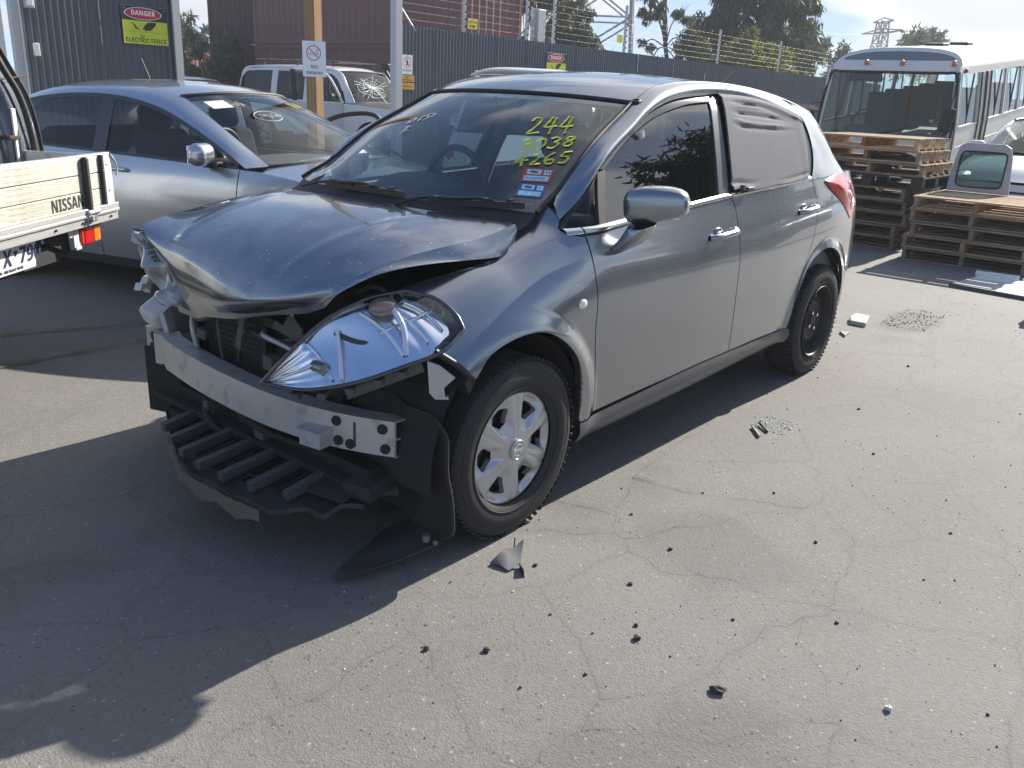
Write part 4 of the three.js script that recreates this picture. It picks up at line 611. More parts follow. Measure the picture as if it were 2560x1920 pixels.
function buildCar(o) {
  const g = thing(o.name, o.label, o.cat || 'car', o.pos, o.turn, o.group), f = (q, s) => s > 0 ? q : mirrorZ(q);
  const prof = o.prof || doorP, W = curve(...o.W), S = (x, y) => W(x) + prof(y - (o.lift ? o.lift(x) * sstep(.6, .95, y) : 0));
  const edgeY = curve(...o.edge.flatMap(e => [e[0], e[1]])), bx = curve(...o.edge.flatMap(e => [e[0], e[2]])), by = curve(...o.edge.flatMap(e => [e[0], e[3]]));
  const [wf, wr] = o.wheels, aR = o.arch, hub = o.R - .005;
  const yb = x => { let y = o.sill; for (const c of [wf, wr]) { const d = Math.abs(x - c); if (d < aR) y = Math.max(y, hub + Math.sqrt(aR * aR - d * d)); } return y; };
  const xs = (a, b) => { const set = new Set(); const n = Math.ceil((b - a) / .06); for (let i = 0; i <= n; i++) set.add(lerp(a, b, i / n)); for (const c of [wf, wr]) for (let k = 0; k <= 24; k++) { const q = c - aR * Math.cos(k / 24 * PI); if (q > a && q < b) set.add(q); if (k === 0 && q - .002 > a && q - .002 < b) set.add(q - .002); if (k === 24 && q + .002 < b && q + .002 > a) set.add(q + .002); } return [...set].sort((p, q) => p - q); };
  const side = (a, b, y0, y1, d = 0, ny = 18) => { const nor = [], rows = xs(a, b).map(x => { const r = [], nr = []; for (let j = 0; j <= ny; j++) { const y = lerp(y0(x), y1(x), j / ny), e = .004; r.push(V(x, y, S(x, y) + d)); nr.push(V(-(S(x + e, y) - S(x - e, y)) / (2 * e), -(S(x, y + e) - S(x, y - e)) / (2 * e), 1).normalize()); } nor.push(nr); return r; }); return merge([grid(rows, { normals: nor, flip: true }), rim(rows, V(0, 0, -.03))]); };
  const [xa, xb, xc] = o.doors, gp = .004;
  const wing = side(o.nose, xa - gp, yb, edgeY), df = side(xa + gp, xb - gp, yb, x => edgeY(x)), dr = xc > xb + .1 ? side(xb + gp, xc - gp, yb, x => edgeY(x)) : null, qt = side((xc > xb + .1 ? xc : xb) + gp, o.tail, yb, edgeY);
  const topY = curve(...o.top.flat()), topZ = (x) => S(x, topY(x));
  const rail = (() => { const n = 60, lo = sample(o.top.map(p => V(p[0], p[1], S(p[0], p[1]))), n), hi = sample(o.ditch.map(p => V(p[0], p[1], p[2])), n), rows = lo.map((a, i) => Array.from({ length: 8 }, (_, j) => { const w = j / 7; return a.clone().lerp(hi[i], w).addScaledVector(V(0, .6, .8), (o.railBulge ?? .014) * Math.sin(PI * w) * Math.sin(PI * clamp(i / n * 4, 0, .5)) * 1); })); return merge([grid(rows), rim(rows, V(0, -.01, -.02))]); })();
  const cross = (p, n = 20, inn = 0) => Array.from({ length: n + 1 }, (_, j) => { const s = j / n * 2 - 1, k = 1 - Math.pow(Math.abs(s), 2.4); return V(p[0] - p[3] * k, p[1] + p[4] * k, s * (p[2] - inn)); });
  const spline = (pts, n) => { const t = pts.map((_, i) => i / (pts.length - 1)), cs = [0, 1, 2, 3, 4].map(k => curve(...pts.flatMap((p, i) => [t[i], p[k]]))); return Array.from({ length: n + 1 }, (_, i) => cs.map(c => c(i / n))); };
  const seg = (a, b, n) => spline(o.ditch.slice(a, b + 1), n).map(p => cross(p)), iW = o.iW, iR = o.iR, N = o.ditch.length - 1;
  for (const s of [1, -1]) {
    obj('front_wing', f(wing, s), o.paint, g); obj('rear_quarter', f(qt, s), o.paint, g); obj('roof_side_frame', f(rail, s), o.paint, g);
    let k = 0; for (const d of [df, dr]) if (d) { const open = o.openDoor && o.openDoor.side === s && k === 0; k++; if (open) continue; const m = obj('door', f(d, s), o.paint, g); const hx = k === 1 ? xb - .2 : xc - .22, hy = edgeY(hx) - (o.handleDrop ?? .09); obj('handle', rbox(.2, .028, .03, .012, hx, hy, s * (S(hx, hy) + .018)), o.handleMat || o.paint, m); }
    for (const [x0, x1] of o.windows) { const nor = null, m = 16, yl = x => edgeY(x) + .016, yh = x => Math.max(yl(x) + .012, topY(x) - (o.frameW ?? .03)); const rows = Array.from({ length: m + 1 }, (_, i) => Array.from({ length: 9 }, (_, j) => { const x = lerp(x0, x1, i / m), y = lerp(yl(x), yh(x), j / 8); return V(x, y, S(x, y) - .012); })); obj('side_window', f(grid(rows, { flip: true }), s), o.glass || M.glassTint, g); }
    const fr = (fn) => { const rows = Array.from({ length: 49 }, (_, i) => { const x = lerp(o.windows[0][0] - .06, o.windows.at(-1)[1] + .05, i / 48); const [a, b] = fn(x); return [0, 1, 2].map(j => { const y = lerp(a, b, j / 2); return V(x, y, S(x, y) - .004); }); }); return grid(rows, { flip: true }); };
    const pil = o.windows.slice(1).map(([x0], i) => { const xm0 = o.windows[i][1], rows = [0, .5, 1].map(w => Array.from({ length: 9 }, (_, j) => { const x = lerp(xm0, x0, w), y = lerp(edgeY(x), topY(x), j / 8); return V(x, y, S(x, y) - .004); })); return grid(rows, { flip: true }); });
    obj('window_frame', [fr(x => [topY(x) - (o.frameW ?? .03), topY(x)]), fr(x => [edgeY(x), edgeY(x) + .018]), ...pil].map(q => f(q, s)), o.frameMat || M.blackGloss, g);
    if (o.chromeBelt) obj('belt_moulding', f(fr(x => [edgeY(x) - .002, edgeY(x) + .012]).translate(0, 0, .006), s), M.chrome, g);
    obj('sill', f(side(wf + aR - .02, wr - aR + .02, () => o.sill - .07, () => o.sill, -.012, 4), s), o.sillMat || M.plastic, g);
    const lin = []; for (const c of [wf, wr]) { const r = []; for (let i = 0; i <= 20; i++) { const a = -.2 + i / 20 * (PI + .4); r.push([.30, .80].map(z => V(c + aR * Math.cos(a), hub + aR * Math.sin(a), s * Math.min(z, W(c) - .02)))); } lin.push(grid(r), prism(circle(c, hub, aR, 20), .01).translate(0, 0, s * .32)); } obj('wheel_liner', lin, M.matt, g);
    const mi = o.mirror || [xa + .22, edgeY(xa + .2) + .085]; const mz = S(mi[0], mi[1]);
    const mm = obj('door_mirror', [rbox(.13, .145, .21, .062, mi[0], mi[1], s * (mz + .13), 0, s * -.25, 0, 4)], o.mirrorMat || o.paint, g); obj('mirror_arm', rbox(.09, .04, .12, .015, mi[0], mi[1] - .065, s * (mz + .03)), M.black, mm); obj('mirror_glass', box(.004, .11, .16, mi[0] + .055, mi[1], s * (mz + .135), 0, s * -.25, 0), M.chrome, mm);
    for (const c of [wf, wr]) carWheel(g, c, hub, s * (W(c) - .105), o.R, s, o.wheelMat);
    if (o.headlamp !== false) { const hl = o.headlamp || [o.nose + .16, edgeY(o.nose + .2) - .06, .26, .08]; const z = S(hl[0], hl[1]) - .07; obj('headlamp', ball(1, hl[0], hl[1], s * z, hl[2], hl[3], .12, 20), o.lampMat || M.chromeSoft, g); }
    const tl = o.taillamp || [o.tail - .1, edgeY(o.tail) - .12, .1, .12]; obj('tail_lamp', ball(1, tl[0], tl[1], s * (S(tl[0], tl[1]) - .04), tl[2], tl[3], .08, 16), M.red, g);
  }
  const shut = []; for (const s of [1, -1]) for (const x of [xa, xb, xc]) shut.push(f(side(x - .02, x + .02, yb, edgeY, -.02, 12), s)); each('door_shut', shut, M.matt, g);
  const wsG = obj('windscreen', grid(seg(0, iW, 16), { flip: true }), o.wsGlass || M.glassClear, g); obj('roof', [grid(seg(iW, iR, 24), { flip: true })], o.roofMat || o.paint, g); obj('rear_window', grid(seg(iR, N, 12), { flip: true }), o.glass || M.glassTint, g);
  const rim2 = i => tube(cross(o.ditch[i], 16), .012, 40, 6); obj('screen_seal', [rim2(0), rim2(iW)], M.black, wsG);
  const hoodRows = (x0, x1, n) => Array.from({ length: n + 1 }, (_, i) => { const x = lerp(x0, x1, i / n); return cross([x, edgeY(x), S(x, edgeY(x)), bx(x), by(x)], 24); });
  const d0 = o.ditch[0], dN = o.ditch[N];
  const scut = obj('bonnet', [grid(hoodRows(o.nose, d0[0] - (o.cowl ?? .03), 30), { flip: true })], o.hoodMat || o.paint, g); obj('cowl_panel', grid([hoodRows(d0[0] - (o.cowl ?? .03), d0[0], 1)[0], cross(d0, 24)].map(r => r.map(p => p.clone().add(V(0, -.004, 0)))), { flip: true }), M.plastic, g);
  if (o.tail > dN[0] + .02) obj('boot_lid', grid(hoodRows(dN[0], o.tail, 10), { flip: true }), o.paint, g);
  const face = (x, sg, rowsY) => grid(rowsY.map(([y, out, w]) => cross([x, y, w * S(x, Math.min(y, edgeY(x))), sg * out, 0], 24)), { flip: sg < 0 });
  const yN = edgeY(o.nose), yT = edgeY(o.tail), nb = bx(o.nose), tb = bx(o.tail);
  obj('front_bumper', face(o.nose, 1, o.front || [[yN, nb, 1], [yN - .1, nb + .05, 1], [.5, nb + .09, 1], [.3, nb + .08, 1], [.2, nb, .98]]), o.bumperMat || o.paint, g);
  obj('rear_bumper', face(o.tail, -1, [[yT, -tb, 1], [yT - .15, .02 - tb, 1], [.5, .08 - tb, 1], [.25, .03 - tb, .98]].map(([a, b, c]) => [a, b, c])), o.paint, g);
  obj('grille', [rbox(.03, .11, .8, .02, o.nose - nb - .035, yN - .13, 0), rbox(.03, .1, 1.0, .02, o.nose - nb - .07, .33, 0)], M.black, g);
  const L0 = o.nose + .5, L1 = o.tail - .3, ww = Math.min(W(0), .8) - .06;
  obj('floor_pan', [box(L1 - L0, .03, ww * 2, (L0 + L1) / 2, o.sill, 0), box(.03, edgeY(xa) - o.sill - .1, ww * 2, xa - .05, (edgeY(xa) + o.sill) / 2 - .06, 0), box(.9, .2, 1.2, wf, o.sill + .35, 0)], M.matt, g);
  if (o.cabin !== false) {
    const dzx = d0[0] + .05, by0 = edgeY(xa), seatX = o.seatX ?? xb - .18;
    obj('dashboard', [rbox(.55, .3, ww * 1.9, .05, dzx + .32, by0 - .12, 0), box(.4, .02, ww * 1.7, dzx + .1, by0 + .015, 0)], M.dash, g);
    obj('steering_wheel', place(new THREE.TorusGeometry(.185, .015, 8, 32), dzx + .62, by0 + .03, -.37, 0, PI / 2, .4), M.black, g);
    for (const z of [.37, -.37]) { const st = obj('front_seat', [rbox(.5, .14, .5, .05, seatX - .3, by0 - .42, z), rbox(.14, .62, .48, .06, seatX, by0 - .12, z, 0, 0, -.25)], M.fabricDark, g); obj('headrest', rbox(.11, .17, .27, .05, seatX + .11, by0 + .27, z, 0, 0, -.2, 3), M.fabricDark, st); }
    obj('rear_seat', [rbox(.5, .14, ww * 1.7, .05, seatX + .55, by0 - .42, 0), rbox(.14, .6, ww * 1.7, .05, seatX + .85, by0 - .13, 0, 0, 0, -.28)], M.fabricDark, g);
    for (const s of [1, -1]) obj('door_lining', f(side(xa, (xc > xb ? xc : xb), yb, x => edgeY(x) - .02, -.07, 4), s), M.trim, g);
    obj('headlining', grid(seg(iW, iR, 8).map(r => r.map(p => V(p.x, p.y - .03, p.z * .98)))), M.headliner, g);
  }
  return Object.assign(g, { S, edgeY, topY });
}
// ---------------------------------------------------------------- silver sedan behind the bonnet of the hatchback
const dirTurn = (dx, dz) => Math.atan2(dz, -dx);   // turn that points local -x along (dx, dz)
{
  const hx = .30, hz = .954;   // heading and a point on its axis
  const o = {
    name: 'silver_sedan', label: 'silver four-door sedan with writing on its windscreen, parked behind the grey bonnet', cat: 'sedan', pos: [0, 0, 0], turn: dirTurn(hx, hz), paint: M.silver,
    W: [-2.42, .55, -2.2, .78, -1.9, .86, -1.4, .905, -.9, .915, 0, .915, .9, .915, 1.4, .905, 1.9, .86, 2.25, .76, 2.42, .6], nose: -2.28, tail: 2.38, sill: .27, wheels: [-1.40, 1.375], arch: .375, R: .33, doors: [-.98, .24, 1.22],
    edge: [[-2.4, .74, .10, .02], [-2.0, .83, .10, .05], [-1.5, .905, .06, .075], [-1.1, .945, .02, .08], [-.8, .955, 0, .07], [0, .975, 0, 0], [.9, .995, 0, 0], [1.4, 1.01, 0, .02], [1.7, 1.02, -.04, .03], [2.4, .98, -.10, .02]],
    top: [[-1.02, .962], [-.80, 1.075], [-.52, 1.20], [-.25, 1.295], [.05, 1.352], [.35, 1.368], [.7, 1.35], [1.0, 1.30], [1.3, 1.20], [1.6, 1.04]],
    ditch: [[-1.12, .975, .74, .20, .03], [-.80, 1.14, .685, .19, .035], [-.52, 1.275, .625, .17, .04], [-.28, 1.375, .575, .14, .035], [-.05, 1.415, .565, .06, .045], [.3, 1.43, .56, 0, .05], [.7, 1.415, .555, -.03, .048], [1.0, 1.37, .55, -.08, .045], [1.35, 1.22, .60, -.14, .03], [1.70, 1.04, .66, -.16, .02]], iW: 3, iR: 7,
    windows: [[-.90, .18], [.30, 1.14], [1.18, 1.38]], chromeBelt: false, mirror: [-.76, 1.035], glass: glass(.55, .62, .62), lampMat: M.chrome,
  };
  const c = buildCar(o), t = o.turn;
  // put the centre of the car so that its windscreen foot falls beside the hatchback
  c.position.set(.20, 0, -3.38); c.scale.setScalar(.95);
  const wsL = (lx, ly, lz) => V(lx, ly, lz);
  // paper and writing on the windscreen, laid on its slope
  const at = (u, v, off = .004) => { const a = o.ditch, x = clamp(v) * 3, i = Math.min(Math.floor(x), 2), k = x - i, p = a[i].map((q, n) => lerp(q, a[i + 1][n], k)), kk = 1 - Math.pow(Math.abs(u), 2.4); return V(p[0] - p[3] * kk - off * .7, p[1] + p[4] * kk + off * .7, u * p[2]); };
  const patch = (u0, u1, v0, v1) => grid([0, .5, 1].map(a => [0, .5, 1].map(b => at(lerp(u0, u1, b), lerp(v0, v1, a)))));
  obj('paper_note', patch(-.88, -.66, .72, .86), std(.8, .79, .78, .8, 0, { side: THREE.DoubleSide }), c);
  const pale = std(.7, .7, .62, .8), ring = Array.from({ length: 33 }, (_, i) => { const a = i / 32 * 2 * PI; return at(-.42 + .17 * Math.cos(a), .56 + .07 * Math.sin(a)); });
  const R = rng(4), scr = (u, v, n, w, h) => Array.from({ length: n }, (_, i) => tube(Array.from({ length: 5 }, (_, k) => at(u + (i + .5 * R() + .2 * k) * w / n, v + (R() - .5) * h)), .0022, 12, 4));
  obj('painted_mark', [tube(ring, .0025, 60, 5, true), ...scr(-.54, .56, 6, .26, .07), ...scr(-.66, .76, 4, .16, .1)], pale, c, 'pale circled writing on the windscreen'); obj('chalk_scribble', scr(.22, .72, 7, .26, .16), std(.55, .5, .25, .8), c);
  obj('roof_aerial', rod([.55, 1.475, 0], [.62, 1.62, 0], .006, 6), M.black, c);
}

// ---------------------------------------------------------------- white hatchback behind the grey one, seen over its roof
{
  const o = {
    name: 'white_hatchback', label: 'white hatchback with a raised roof spoiler, standing behind the grey roof', cat: 'hatchback car', pos: [0, 0, 0], turn: dirTurn(.78, -.626), paint: M.white,
    W: [-2.05, .55, -1.8, .75, -1.4, .83, 0, .86, 1.3, .85, 1.8, .82, 2.05, .72], nose: -2.0, tail: 2.0, sill: .3, wheels: [-1.28, 1.28], arch: .36, R: .31, doors: [-.85, .2, 1.1],
    edge: [[-2.0, .8, .12, .02], [-1.5, .93, .06, .05], [-.9, 1.0, 0, .05], [0, 1.02, 0, 0], [1.2, 1.06, 0, 0], [2.0, 1.06, -.1, 0]],
    top: [[-.95, 1.02], [-.5, 1.33], [-.2, 1.46], [.3, 1.5], [.9, 1.49], [1.4, 1.44], [1.62, 1.3], [1.75, 1.1]],
    ditch: [[-1.05, 1.03, .68, .2, .03], [-.65, 1.30, .62, .17, .03], [-.32, 1.5, .57, .1, .03], [.2, 1.57, .56, 0, .04], [1.0, 1.565, .55, 0, .04], [1.55, 1.53, .54, -.05, .03], [1.75, 1.35, .60, -.1, .02], [1.9, 1.08, .68, -.12, .01]], iW: 2, iR: 5,
    windows: [[-.75, .15], [.25, 1.05], [1.15, 1.5]], taillamp: [1.95, .86, .06, .08],
  };
  const g = buildCar(o); g.position.set(4.72, 0, -4.05);
  const R = []; for (let i = 0; i <= 24; i++) { const s = i / 12 - 1, k = 1 - s * s * s * s; R.push(Array.from({ length: 13 }, (_, j) => { const a = j / 12 * 2 * PI; return V(1.60 + .13 * k + .15 * Math.cos(a) * (.4 + .6 * k), 1.575 + .055 * k + .034 * Math.sin(a) * (.4 + .6 * k), s * .58); })); }
  obj('roof_spoiler', [grid(R)], M.white, g); obj('spoiler_foot', [rbox(.2, .08, .03, .01, 1.62, 1.58, .52), rbox(.2, .08, .03, .01, 1.62, 1.58, -.52)], M.white, g);
}
// ---------------------------------------------------------------- white car behind the right-hand pallets
{
  const o = {
    name: 'white_car', label: 'white car facing out from behind the right-hand pallets with a wiper standing up its windscreen', cat: 'car', pos: [10.35, 0, .52], turn: dirTurn(-1, .0), paint: M.white,
    W: [-2.2, .55, -1.95, .75, -1.5, .84, 0, .87, 1.4, .86, 2.2, .7], nose: -2.1, tail: 2.15, sill: .26, wheels: [-1.33, 1.3], arch: .36, R: .31, doors: [-.85, .2, 1.15],
    edge: [[-2.1, .70, .12, .03], [-1.8, .82, .10, .06], [-1.3, .93, .06, .07], [-.9, .97, 0, .06], [0, .99, 0, 0], [1.3, 1.02, 0, 0], [2.15, 1.0, -.1, 0]],
    top: [[-.95, .99], [-.5, 1.25], [-.2, 1.36], [.3, 1.4], [.9, 1.36], [1.4, 1.2], [1.75, 1.04]],
    ditch: [[-1.1, 1.0, .72, .2, .03], [-.6, 1.27, .64, .17, .03], [-.25, 1.41, .58, .1, .03], [.2, 1.455, .56, 0, .04], [.9, 1.44, .55, 0, .04], [1.2, 1.38, .55, -.05, .03], [1.6, 1.2, .62, -.1, .02], [1.85, 1.03, .68, -.12, .01]], iW: 2, iR: 5,
    windows: [[-.75, .15], [.25, 1.1]], hoodMat: M.white,
  };
  const g = buildCar(o); obj('wiper_arm', [rod([-1.12, 1.05, .05], [-.62, 1.40, -.18], .011, 6), rod([-.80, 1.27, -.10], [-.45, 1.50, -.3], .008, 6)], M.black, g);
}
// ---------------------------------------------------------------- white four-wheel drive beyond the gate, its front right door standing open
const boxyP = curve(.2, -.05, .4, -.02, .6, 0, .9, -.005, 1.1, -.02, 1.2, -.045, 1.5, -.10, 1.7, -.15, 1.8, -.19, 1.9, -.3);
const wagon = (name, label, pos, turn, paint, ex = {}) => buildCar({
  name, label, cat: 'four-wheel drive', pos, turn, paint, prof: boxyP,
  W: [-2.3, .78, -2.1, .86, -1.5, .90, 0, .90, 2.0, .89, 2.35, .86], nose: -2.2, tail: 2.3, sill: .5, wheels: [-1.42, 1.5], arch: .43, R: .37, doors: [-.72, .28, 1.2],
  edge: [[-2.2, 1.02, .03, .02], [-1.6, 1.06, .02, .04], [-.8, 1.10, 0, .05], [0, 1.11, 0, 0], [2.3, 1.12, -.02, 0]],
  top: [[-.78, 1.12], [-.66, 1.38], [-.5, 1.60], [-.3, 1.70], [.4, 1.725], [1.4, 1.725], [2.0, 1.70], [2.16, 1.55], [2.24, 1.14]],
  ditch: [[-.92, 1.12, .76, .06, .02], [-.72, 1.42, .72, .06, .02], [-.5, 1.70, .68, .06, .02], [-.2, 1.76, .66, 0, .04], [.8, 1.775, .66, 0, .045], [1.9, 1.76, .65, 0, .035], [2.2, 1.70, .66, -.03, .02], [2.27, 1.40, .72, -.03, .01], [2.3, 1.13, .78, -.03, 0]], iW: 2, iR: 6,
  windows: [[-.60, .20], [.36, 1.12], [1.28, 2.08]], frameMat: paint, frameW: .05, mirror: [-.5, 1.22], headlamp: [-2.12, .86, .08, .10], glass: M.glassTint, railBulge: .02, ...ex,
});
{
  const g = wagon('four_wheel_drive', 'white four-wheel drive wagon with black bonnet, smashed windscreen and open driver door', [8.75, 0, -12.25], dirTurn(.16, .987), M.white, { hoodMat: M.matt, openDoor: { side: -1 }, wsGlass: glass(.75, .82, .80), mirrorMat: M.black });
  const { S, edgeY, topY } = g, R = rng(8);
  // open door, swung about its front edge
  const d = new THREE.Group(); d.name = 'open_door'; d.position.set(-.72, 0, -S(-.72, .9)); d.rotation.y = 1.0; g.add(d);
  obj('panel', [rbox(.98, .62, .05, .02, .49, .82, 0), rbox(.9, .5, .02, .02, .47, .80, .04)], M.white, d);
  obj('frame', [tube([[.0, 1.12, 0], [.12, 1.36, 0], [.27, 1.60, .03], [.42, 1.68, .04], [.93, 1.69, .04]], .024, 30, 8)], M.white, d); obj('frame_post', box(.09, .58, .035, .94, 1.40, .02, 0, 0, -.04), M.black, d); obj('inner_panel', rbox(.8, .4, .03, .02, .5, .84, .055), M.trim, d); obj('vent_bar', rod([.25, 1.12, 0], [.27, 1.58, .03], .012, 6), M.black, d);
  obj('snorkel', [tube([[-1.0, 1.05, .86], [-.86, 1.2, .84], [-.52, 1.66, .78], [-.44, 1.80, .76]], .042, 24, 10), rbox(.2, .12, .12, .03, -.47, 1.86, .76)], M.black, g);
  const ck = []; for (let i = 0; i < 26; i++) { const a = i / 26 * 6.28, c = V(-.76, 1.40, -.12), L = .25 + .4 * R(), e = c.clone().add(V(.36 * Math.sin(a) * L * .8, .5 * Math.sin(a) * L * .9, Math.cos(a) * L)); ck.push(tube([c, c.clone().lerp(e, .5).add(V(0, .03 * (R() - .5), .06 * (R() - .5))), e].map(p => p.clone().add(V(-.075, .02, 0))), .004, 6, 3)); }
  for (let k = 1; k < 4; k++) ck.push(tube(Array.from({ length: 14 }, (_, i) => { const a = i / 14 * 6.28, L = k * .14 * (.8 + .4 * R()); return V(-.835 + .36 * Math.sin(a) * L * .8, 1.42 + .5 * Math.sin(a) * L * .9, -.12 + Math.cos(a) * L); }), .0035, 30, 3, true));
  obj('crack', ck, std(.75, .8, .8, .5), g, 'white fracture lines over the windscreen');
  obj('roof_rack', [...[.62, -.62].map(z => box(2.3, .03, .04, .75, 1.87, z)), ...Array.from({ length: 7 }, (_, i) => box(.035, .03, 1.3, -.3 + i * .36, 1.89, 0)), ...Array.from({ length: 6 }, (_, i) => box(.03, .09, .03, -.25 + (i % 3) * .95, 1.83, i < 3 ? .62 : -.62))], M.plastic, g);
  obj('grille_guard', [rod([-2.32, .55, -.55], [-2.32, 1.05, -.55], .03), rod([-2.32, .55, .55], [-2.32, 1.05, .55], .03), rod([-2.32, 1.05, -.55], [-2.32, 1.05, .55], .03), rbox(.12, .18, 1.6, .03, -2.3, .55, 0)], M.black, g);
}
wagon('four_wheel_drive', 'silver-grey four-wheel drive behind the bonnet of the white one', [12.0, 0, -12.2], dirTurn(.2, .98), std(.30, .32, .34, .35, .4), { roofMat: M.black, mirrorMat: M.black });
wagon('four_wheel_drive', 'pale four-wheel drive at the far right of the row, beside the tall grey post', [15.6, 0, -13.0], dirTurn(.2, .98), M.cream);
{
  const f = wagon('white_wagon', 'white wagon half hidden behind the rear of the white four-wheel drive', [9.2, 0, -19.0], dirTurn(.05, 1), M.white); f.scale.setScalar(.82); f.userData.category = 'wagon';
  const r = wagon('faded_red_car', 'faded orange-red roofed car at the left, next to the tall panel', [9.0, 0, -22.5], dirTurn(.35, .93), std(.42, .15, .09, .5)); r.scale.setScalar(.84); r.userData.category = 'car';
  const b = wagon('blue_car', 'bright blue roofed car behind the faded red one', [11.6, 0, -24.5], dirTurn(.35, .93), std(.10, .26, .48, .4)); b.scale.setScalar(.86); b.userData.category = 'car';
}
// loose black door leaning in front of the black bonnet
{
  const t = thing('loose_car_door', 'loose black car door with a bare window hoop standing before the white four-wheel drive', 'car door', [2.40, 0, -4.62], -.81);
  obj('panel', prism([[-.42, .2], [.45, .2], [.47, .78], [.45, .86], [-.42, .84]], .05, { bevel: .01 }), M.matt, t, 'bare inner panel');
  obj('hoop', tube([[-.40, .84, .025], [-.22, 1.02, .02], [.02, 1.14, .01], [.34, 1.16, .0], [.41, 1.10, .0], [.45, .86, .02]], .022, 48, 8), M.black, t);
  obj('inner_rail', [box(.86, .025, .02, 0, .80, .06), rod([.1, .25, .06], [.1, .78, .06], .012, 6), rod([-.3, .3, .06], [.05, .7, .06], .008, 6), rod([.45, .86, .0], [.75, .70, .06], .014, 6)], M.plasticGrey, t);
}
// ---------------------------------------------------------------- ute with an aluminium tray, tailgate towards the camera
{
  const t = thing('tray_ute', 'white ute with an aluminium drop-side tray, only its tailgate end in view at the left', 'ute', [-1.18, 0, -2.08], .656);
  const plank = tex(512, 128, (i, j, u, v) => { const n = fbm(u * 20, v * 3, 13, 4), sc = sstep(.62, .75, fbm(u * 40, v * 6, 17, 3)), d = hash2(i, j, 4) > .992 ? .7 : 1; return [(.83 - .12 * n - .10 * sc) * d, (.83 - .12 * n - .11 * sc) * d, (.79 - .13 * n - .13 * sc) * d]; }, { srgb: true }); plank.repeat.set(.6, 3);
  const pm = new THREE.MeshStandardMaterial({ map: plank, roughness: .45, metalness: .25 });
  const gate = obj('tailgate', box(1.78, .235, .018, -.89, .905, -.016), M.alu, t); for (const [y, h] of [[.824, .079], [.904, .077], [.985, .080]]) obj('plank', rbox(1.76, h - .002, .024, .003, -.89, y, 0), pm, gate);
  obj('top_edge', rbox(1.78, .014, .034, .004, -.89, 1.030, -.006), M.alu, gate);
  obj('side_board', [box(.02, .235, 2.3, 0, .905, -1.17), box(.02, .235, 2.3, -1.78, .905, -1.17)], M.alu, t); obj('tray_floor', box(1.76, .03, 2.3, -.89, .77, -1.17), M.steel, t); obj('headboard', [box(1.76, .4, .03, -.89, 1.0, -2.3), box(1.7, .04, .04, -.89, 1.5, -2.3), box(.04, .6, .04, -.1, 1.25, -2.3), box(.04, .6, .04, -1.7, 1.25, -2.3)], M.alu, t);
  obj('corner_plate', [rbox(.085, .24, .006, .002, -.055, .905, .016), cyl(.006, .01, -.06, .98, .02, 'z', 8), cyl(.006, .01, -.055, .85, .02, 'z', 8)], M.cream, gate); obj('corner_strap', rbox(.022, .25, .022, .004, -.115, .905, .020), M.black, gate); obj('latch', tube([[-.02, 1.03, .02], [.005, .99, .03], [.02, .95, .03], [.01, .92, .03]], .006, 16, 6), M.steel, gate);
  obj('hinge_strap', rbox(.032, .27, .03, .010, -.285, .895, .028), M.black, gate); obj('hinge_strap', rbox(.032, .27, .03, .010, -1.45, .895, .028), M.black, gate); obj('hinge', [cyl(.014, .10, -.275, .765, .036, 'x', 12), rbox(.07, .05, .02, .008, -.29, .742, .03), cyl(.012, .02, -.305, .738, .045, 'z', 10), cyl(.012, .02, -.275, .734, .045, 'z', 10)], M.steel, gate);
  obj('rear_rail', [rbox(1.80, .028, .05, .004, -.895, .770, .006), rbox(1.80, .016, .06, .004, -.895, .748, .004), rbox(1.80, .040, .045, .004, -.895, .717, .0)], M.alu, t); obj('bolt', [[-.08, .72], [-.36, .72], [-.6, .72]].map(([x, y]) => cyl(.006, .01, x, y, .026, 'z', 8)), M.black, t);
  const txt = (s, size, x, y, z, mat, font, parent, name = 'lettering') => { const m = obj(name, new TextGeometry(s, { font, size, depth: .0012, curveSegments: 4 }).translate(x, y, z), mat, parent); return m; };
  txt('NISSAN', .058, -.595, .796, .0122, M.black, FONT, gate);
  // lamp cluster, bracket, number plate
  const lamp = obj('tail_lamp', rbox(.075, .085, .05, .012, -.155, .640, -.04), M.orange, t, 'orange and red tail lamp'); obj('lens', rbox(.085, .085, .05, .010, -.238, .640, -.04), M.red, lamp); obj('lens', rbox(.026, .075, .05, .008, -.296, .640, -.04), phy(.62, .05, .04, .2, 0, { clearcoat: 1 }), lamp); obj('lamp_top', rbox(.20, .022, .055, .008, -.20, .690, -.04), std(.12, .02, .015, .4), lamp);
  obj('lamp_bracket', [rbox(.05, .09, .006, .003, -.338, .64, -.03), rbox(.06, .04, .006, .003, -.37, .67, -.03), rbox(.05, .035, .006, .003, -.325, .60, -.028)], M.cream, t); obj('mud_guard', prism([[-.52, .66], [-.34, .68], [-.33, .58], [-.37, .56], [-.42, .60], [-.50, .63]], .02).translate(0, 0, -.09), M.matt, t);
  const pl = obj('number_plate', rbox(.372, .134, .004, .002, -.845, .628, -.05, .10, 0, 0), std(.74, .75, .76, .4), t); const navy = std(.035, .045, .10, .5);
  const p2 = new THREE.Group(); p2.name = 'plate_text'; p2.position.set(-.845, .628, -.05); p2.rotation.x = .10; t.add(p2);
  txt('X', .074, -.062, -.030, .003, navy, FONT, p2, 'character'); obj('badge', prism([[0, .026], [.034, .026], [.017, 0]], .002).translate(.012, .006, .003), navy, p2); txt('790', .074, .056, -.030, .003, navy, FONT, p2, 'character'); txt('VICTORIA - THE PLACE TO BE', .0128, -.155, -.056, .003, navy, FONT, p2, 'slogan');
